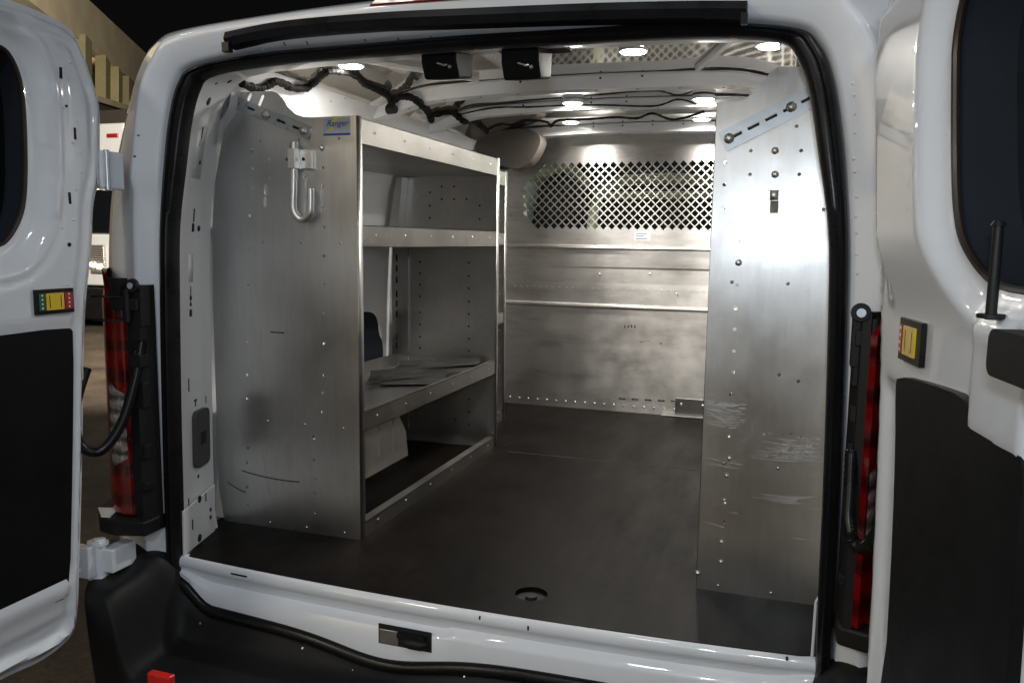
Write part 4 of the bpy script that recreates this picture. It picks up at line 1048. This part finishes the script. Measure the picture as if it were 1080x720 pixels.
for a, b_, c_, d_ in ((84, 36, 91, 118), (106, 58, 111, 118), (120, 70, 124, 118), (131, 80, 135, 120)):
    wallpoly([bw(a, b_), bw(c_, b_+8), bw(c_, d_), bw(a, d_)], 'window_post', 'post', -.1, .1)
for a, b_, c_, d_ in ((91, 50, 106, 110),):
    wallpoly([bw(a, b_), bw(c_, b_+12), bw(c_, d_), bw(a, d_)], 'window', 'lit_win', -.35, -.3)
wallpoly([bw(111, 95), bw(120, 100), bw(120, 116), bw(111, 116)], 'window', 'lit_win', -.35, -.3)
q = bw(112.5, 81); mb = MB(); mb.disc(q, nB, .12, .03, 12); mb.build('wall_lamp', 'bulb', bl)
# a parked white van facing us between door and body
pv = thing('parked_van', 'white van parked behind, showing its headlight and dark windscreen', 'van', (-9.5, 9.6, -.68))
a0 = onY(70, 360, 9.6); 
def py_(px, py, y=9.6): return onY(px, py, y)
def vbox(px0, py0, px1, py1, y0, y1, name, mat, bev=.04):
    p, q = py_(px0, py0, y0), py_(px1, py1, y0); mb = MB(); mb.bb((p.x, y0, q.z), (q.x, y1, p.z)); return mb.build(name, mat, pv, bevel=bev, seg=3)
vbox(60, 132, 140, 342, 9.6, 14, 'body', 'white'); vbox(62, 118, 138, 133, 9.9, 13.8, 'roof_box', 'darkwall')
vbox(64, 192, 136, 246, 9.5, 9.7, 'windscreen', 'glass'); vbox(60, 246, 140, 303, 8.9, 9.6, 'bonnet', 'white'); vbox(58, 302, 142, 340, 8.8, 9.6, 'front_bumper', 'plastic')
hl_ = vbox(94, 258, 110, 288, 8.84, 8.95, 'headlight', 'clear', .02)
for px, py in ((97, 279), (104, 281)): q = py_(px, py, 8.82); mb = MB(); mb.disc(q, (0, -1, 0), .035, .02, 10); o_ = mb.build('bulb', 'bulb', None); o_.parent = hl_; o_.matrix_parent_inverse = hl_.matrix_world.inverted()
vbox(112, 141, 124, 145, 9.57, 9.61, 'roof_marker', 'redpad', .01)
for px in (64, 132): q = py_(px, 340, 9.7); mb = MB(); mb.tube([(q.x-.12, 9.8, -.33), (q.x+.12, 9.8, -.33)], .345, 24); mb.build('wheel', 'rubber', pv, smooth=True)
# far lamp seen above the roof on the right
fl = onY(935, 4, 9.0); t = thing('ceiling_lamp', 'small bright warm lamp far off above the right door', 'lamp', fl)
mb = MB(); mb.disc(fl, (0, -1, -.3), .05, .04, 14); mb.build('bulb', 'bulb', t); mb = MB(); mb.tube([fl+Vector((0, .06, 0)), fl+Vector((.25, .1, -.55))], .03, 8); mb.tube([fl+Vector((.25, .1, -.55)), Vector((fl.x+.25, fl.y+.1, -.68))], .05, 8); mb.build('lamp_arm', 'cream', t, smooth=True)

mb = MB(); mb.bb((-14, -9.3, -.68), (14, -9, 5.2)); 
w_ = mb.build('reflection_wall', 'cream', None); w_['kind'] = 'structure'  # unseen wall added behind the camera for the metal to reflect
# ------------------------------------------------------------------ world + lamps
wd = bpy.data.worlds.new('World'); S.world = wd; wd.use_nodes = True
bg = wd.node_tree.nodes['Background']; bg.inputs[0].default_value = (.30, .30, .31, 1); bg.inputs[1].default_value = .009
def area(loc, tgt, sx, sy, e, col):
    ld = bpy.data.lights.new('area_light', 'AREA'); ld.shape = 'RECTANGLE'; ld.size = sx; ld.size_y = sy; ld.energy = e; ld.color = col
    o = bpy.data.objects.new('area_light', ld); COL.objects.link(o); o.location = loc
    d = Vector(tgt)-Vector(loc); o.rotation_euler = d.to_track_quat('-Z', 'Y').to_euler(); return o
area((-2.6, -4.5, 3.6), (-.6, 0, .6), .5, .25, 38, (1, .92, .83))
area((1.6, -5.0, 3.4), (.5, 0, .5), .5, .25, 30, (.84, .92, 1))
area((.2, -3.2, 4.2), (0, 0, .3), .4, .4, 16, (.86, .92, 1))
area((4.5, -1.5, 4.5), (-1, -.2, .6), .6, .3, 16, (1, .94, .86))
area((-4.0, 4.0, 3.0), (-11, 11, 3.5), 1.0, .3, 950, (1, .88, .70))  # added lamp, brightens the building fascia
area((-6.5, -7.0, 4.4), (-6.5, -9, 2.2), 3.0, .3, 560, (1, .93, .82))  # added lamp on the reflection wall, mirrored in the left end panel
area((3.0, -7.2, 4.2), (3.0, -9, 3.0), 1.6, .2, 50, (.95, .97, 1))  # added lamp on the right part of the reflection wall
for x_, y_ in ((-3.6, -2.0), (-1.2, -2.2), (2.6, -3.4), (3.8, -1.4)): area((x_, y_, 3.9), (x_*.3, 0, .6), .10, .10, 5, (1, .95, .9))
area((0, 3.2, 1.25), (0, 2.3, 1.0), .9, .12, 2.2, (.85, 1, .78))  # added greenish lamp inside the cab, lights the frame behind the mesh
# the photographer's flash, just above the lens
fl_ = area((O.x, O.y-.06, O.z+.11), (.25, .3, .55), .07, .035, 4.6, (.82, .91, 1))
S.render.engine = 'CYCLES'
S.view_settings.view_transform = 'Standard'; S.view_settings.look = 'None'; S.view_settings.exposure = .22; S.view_settings.gamma = 1
S.cycles.max_bounces = 10
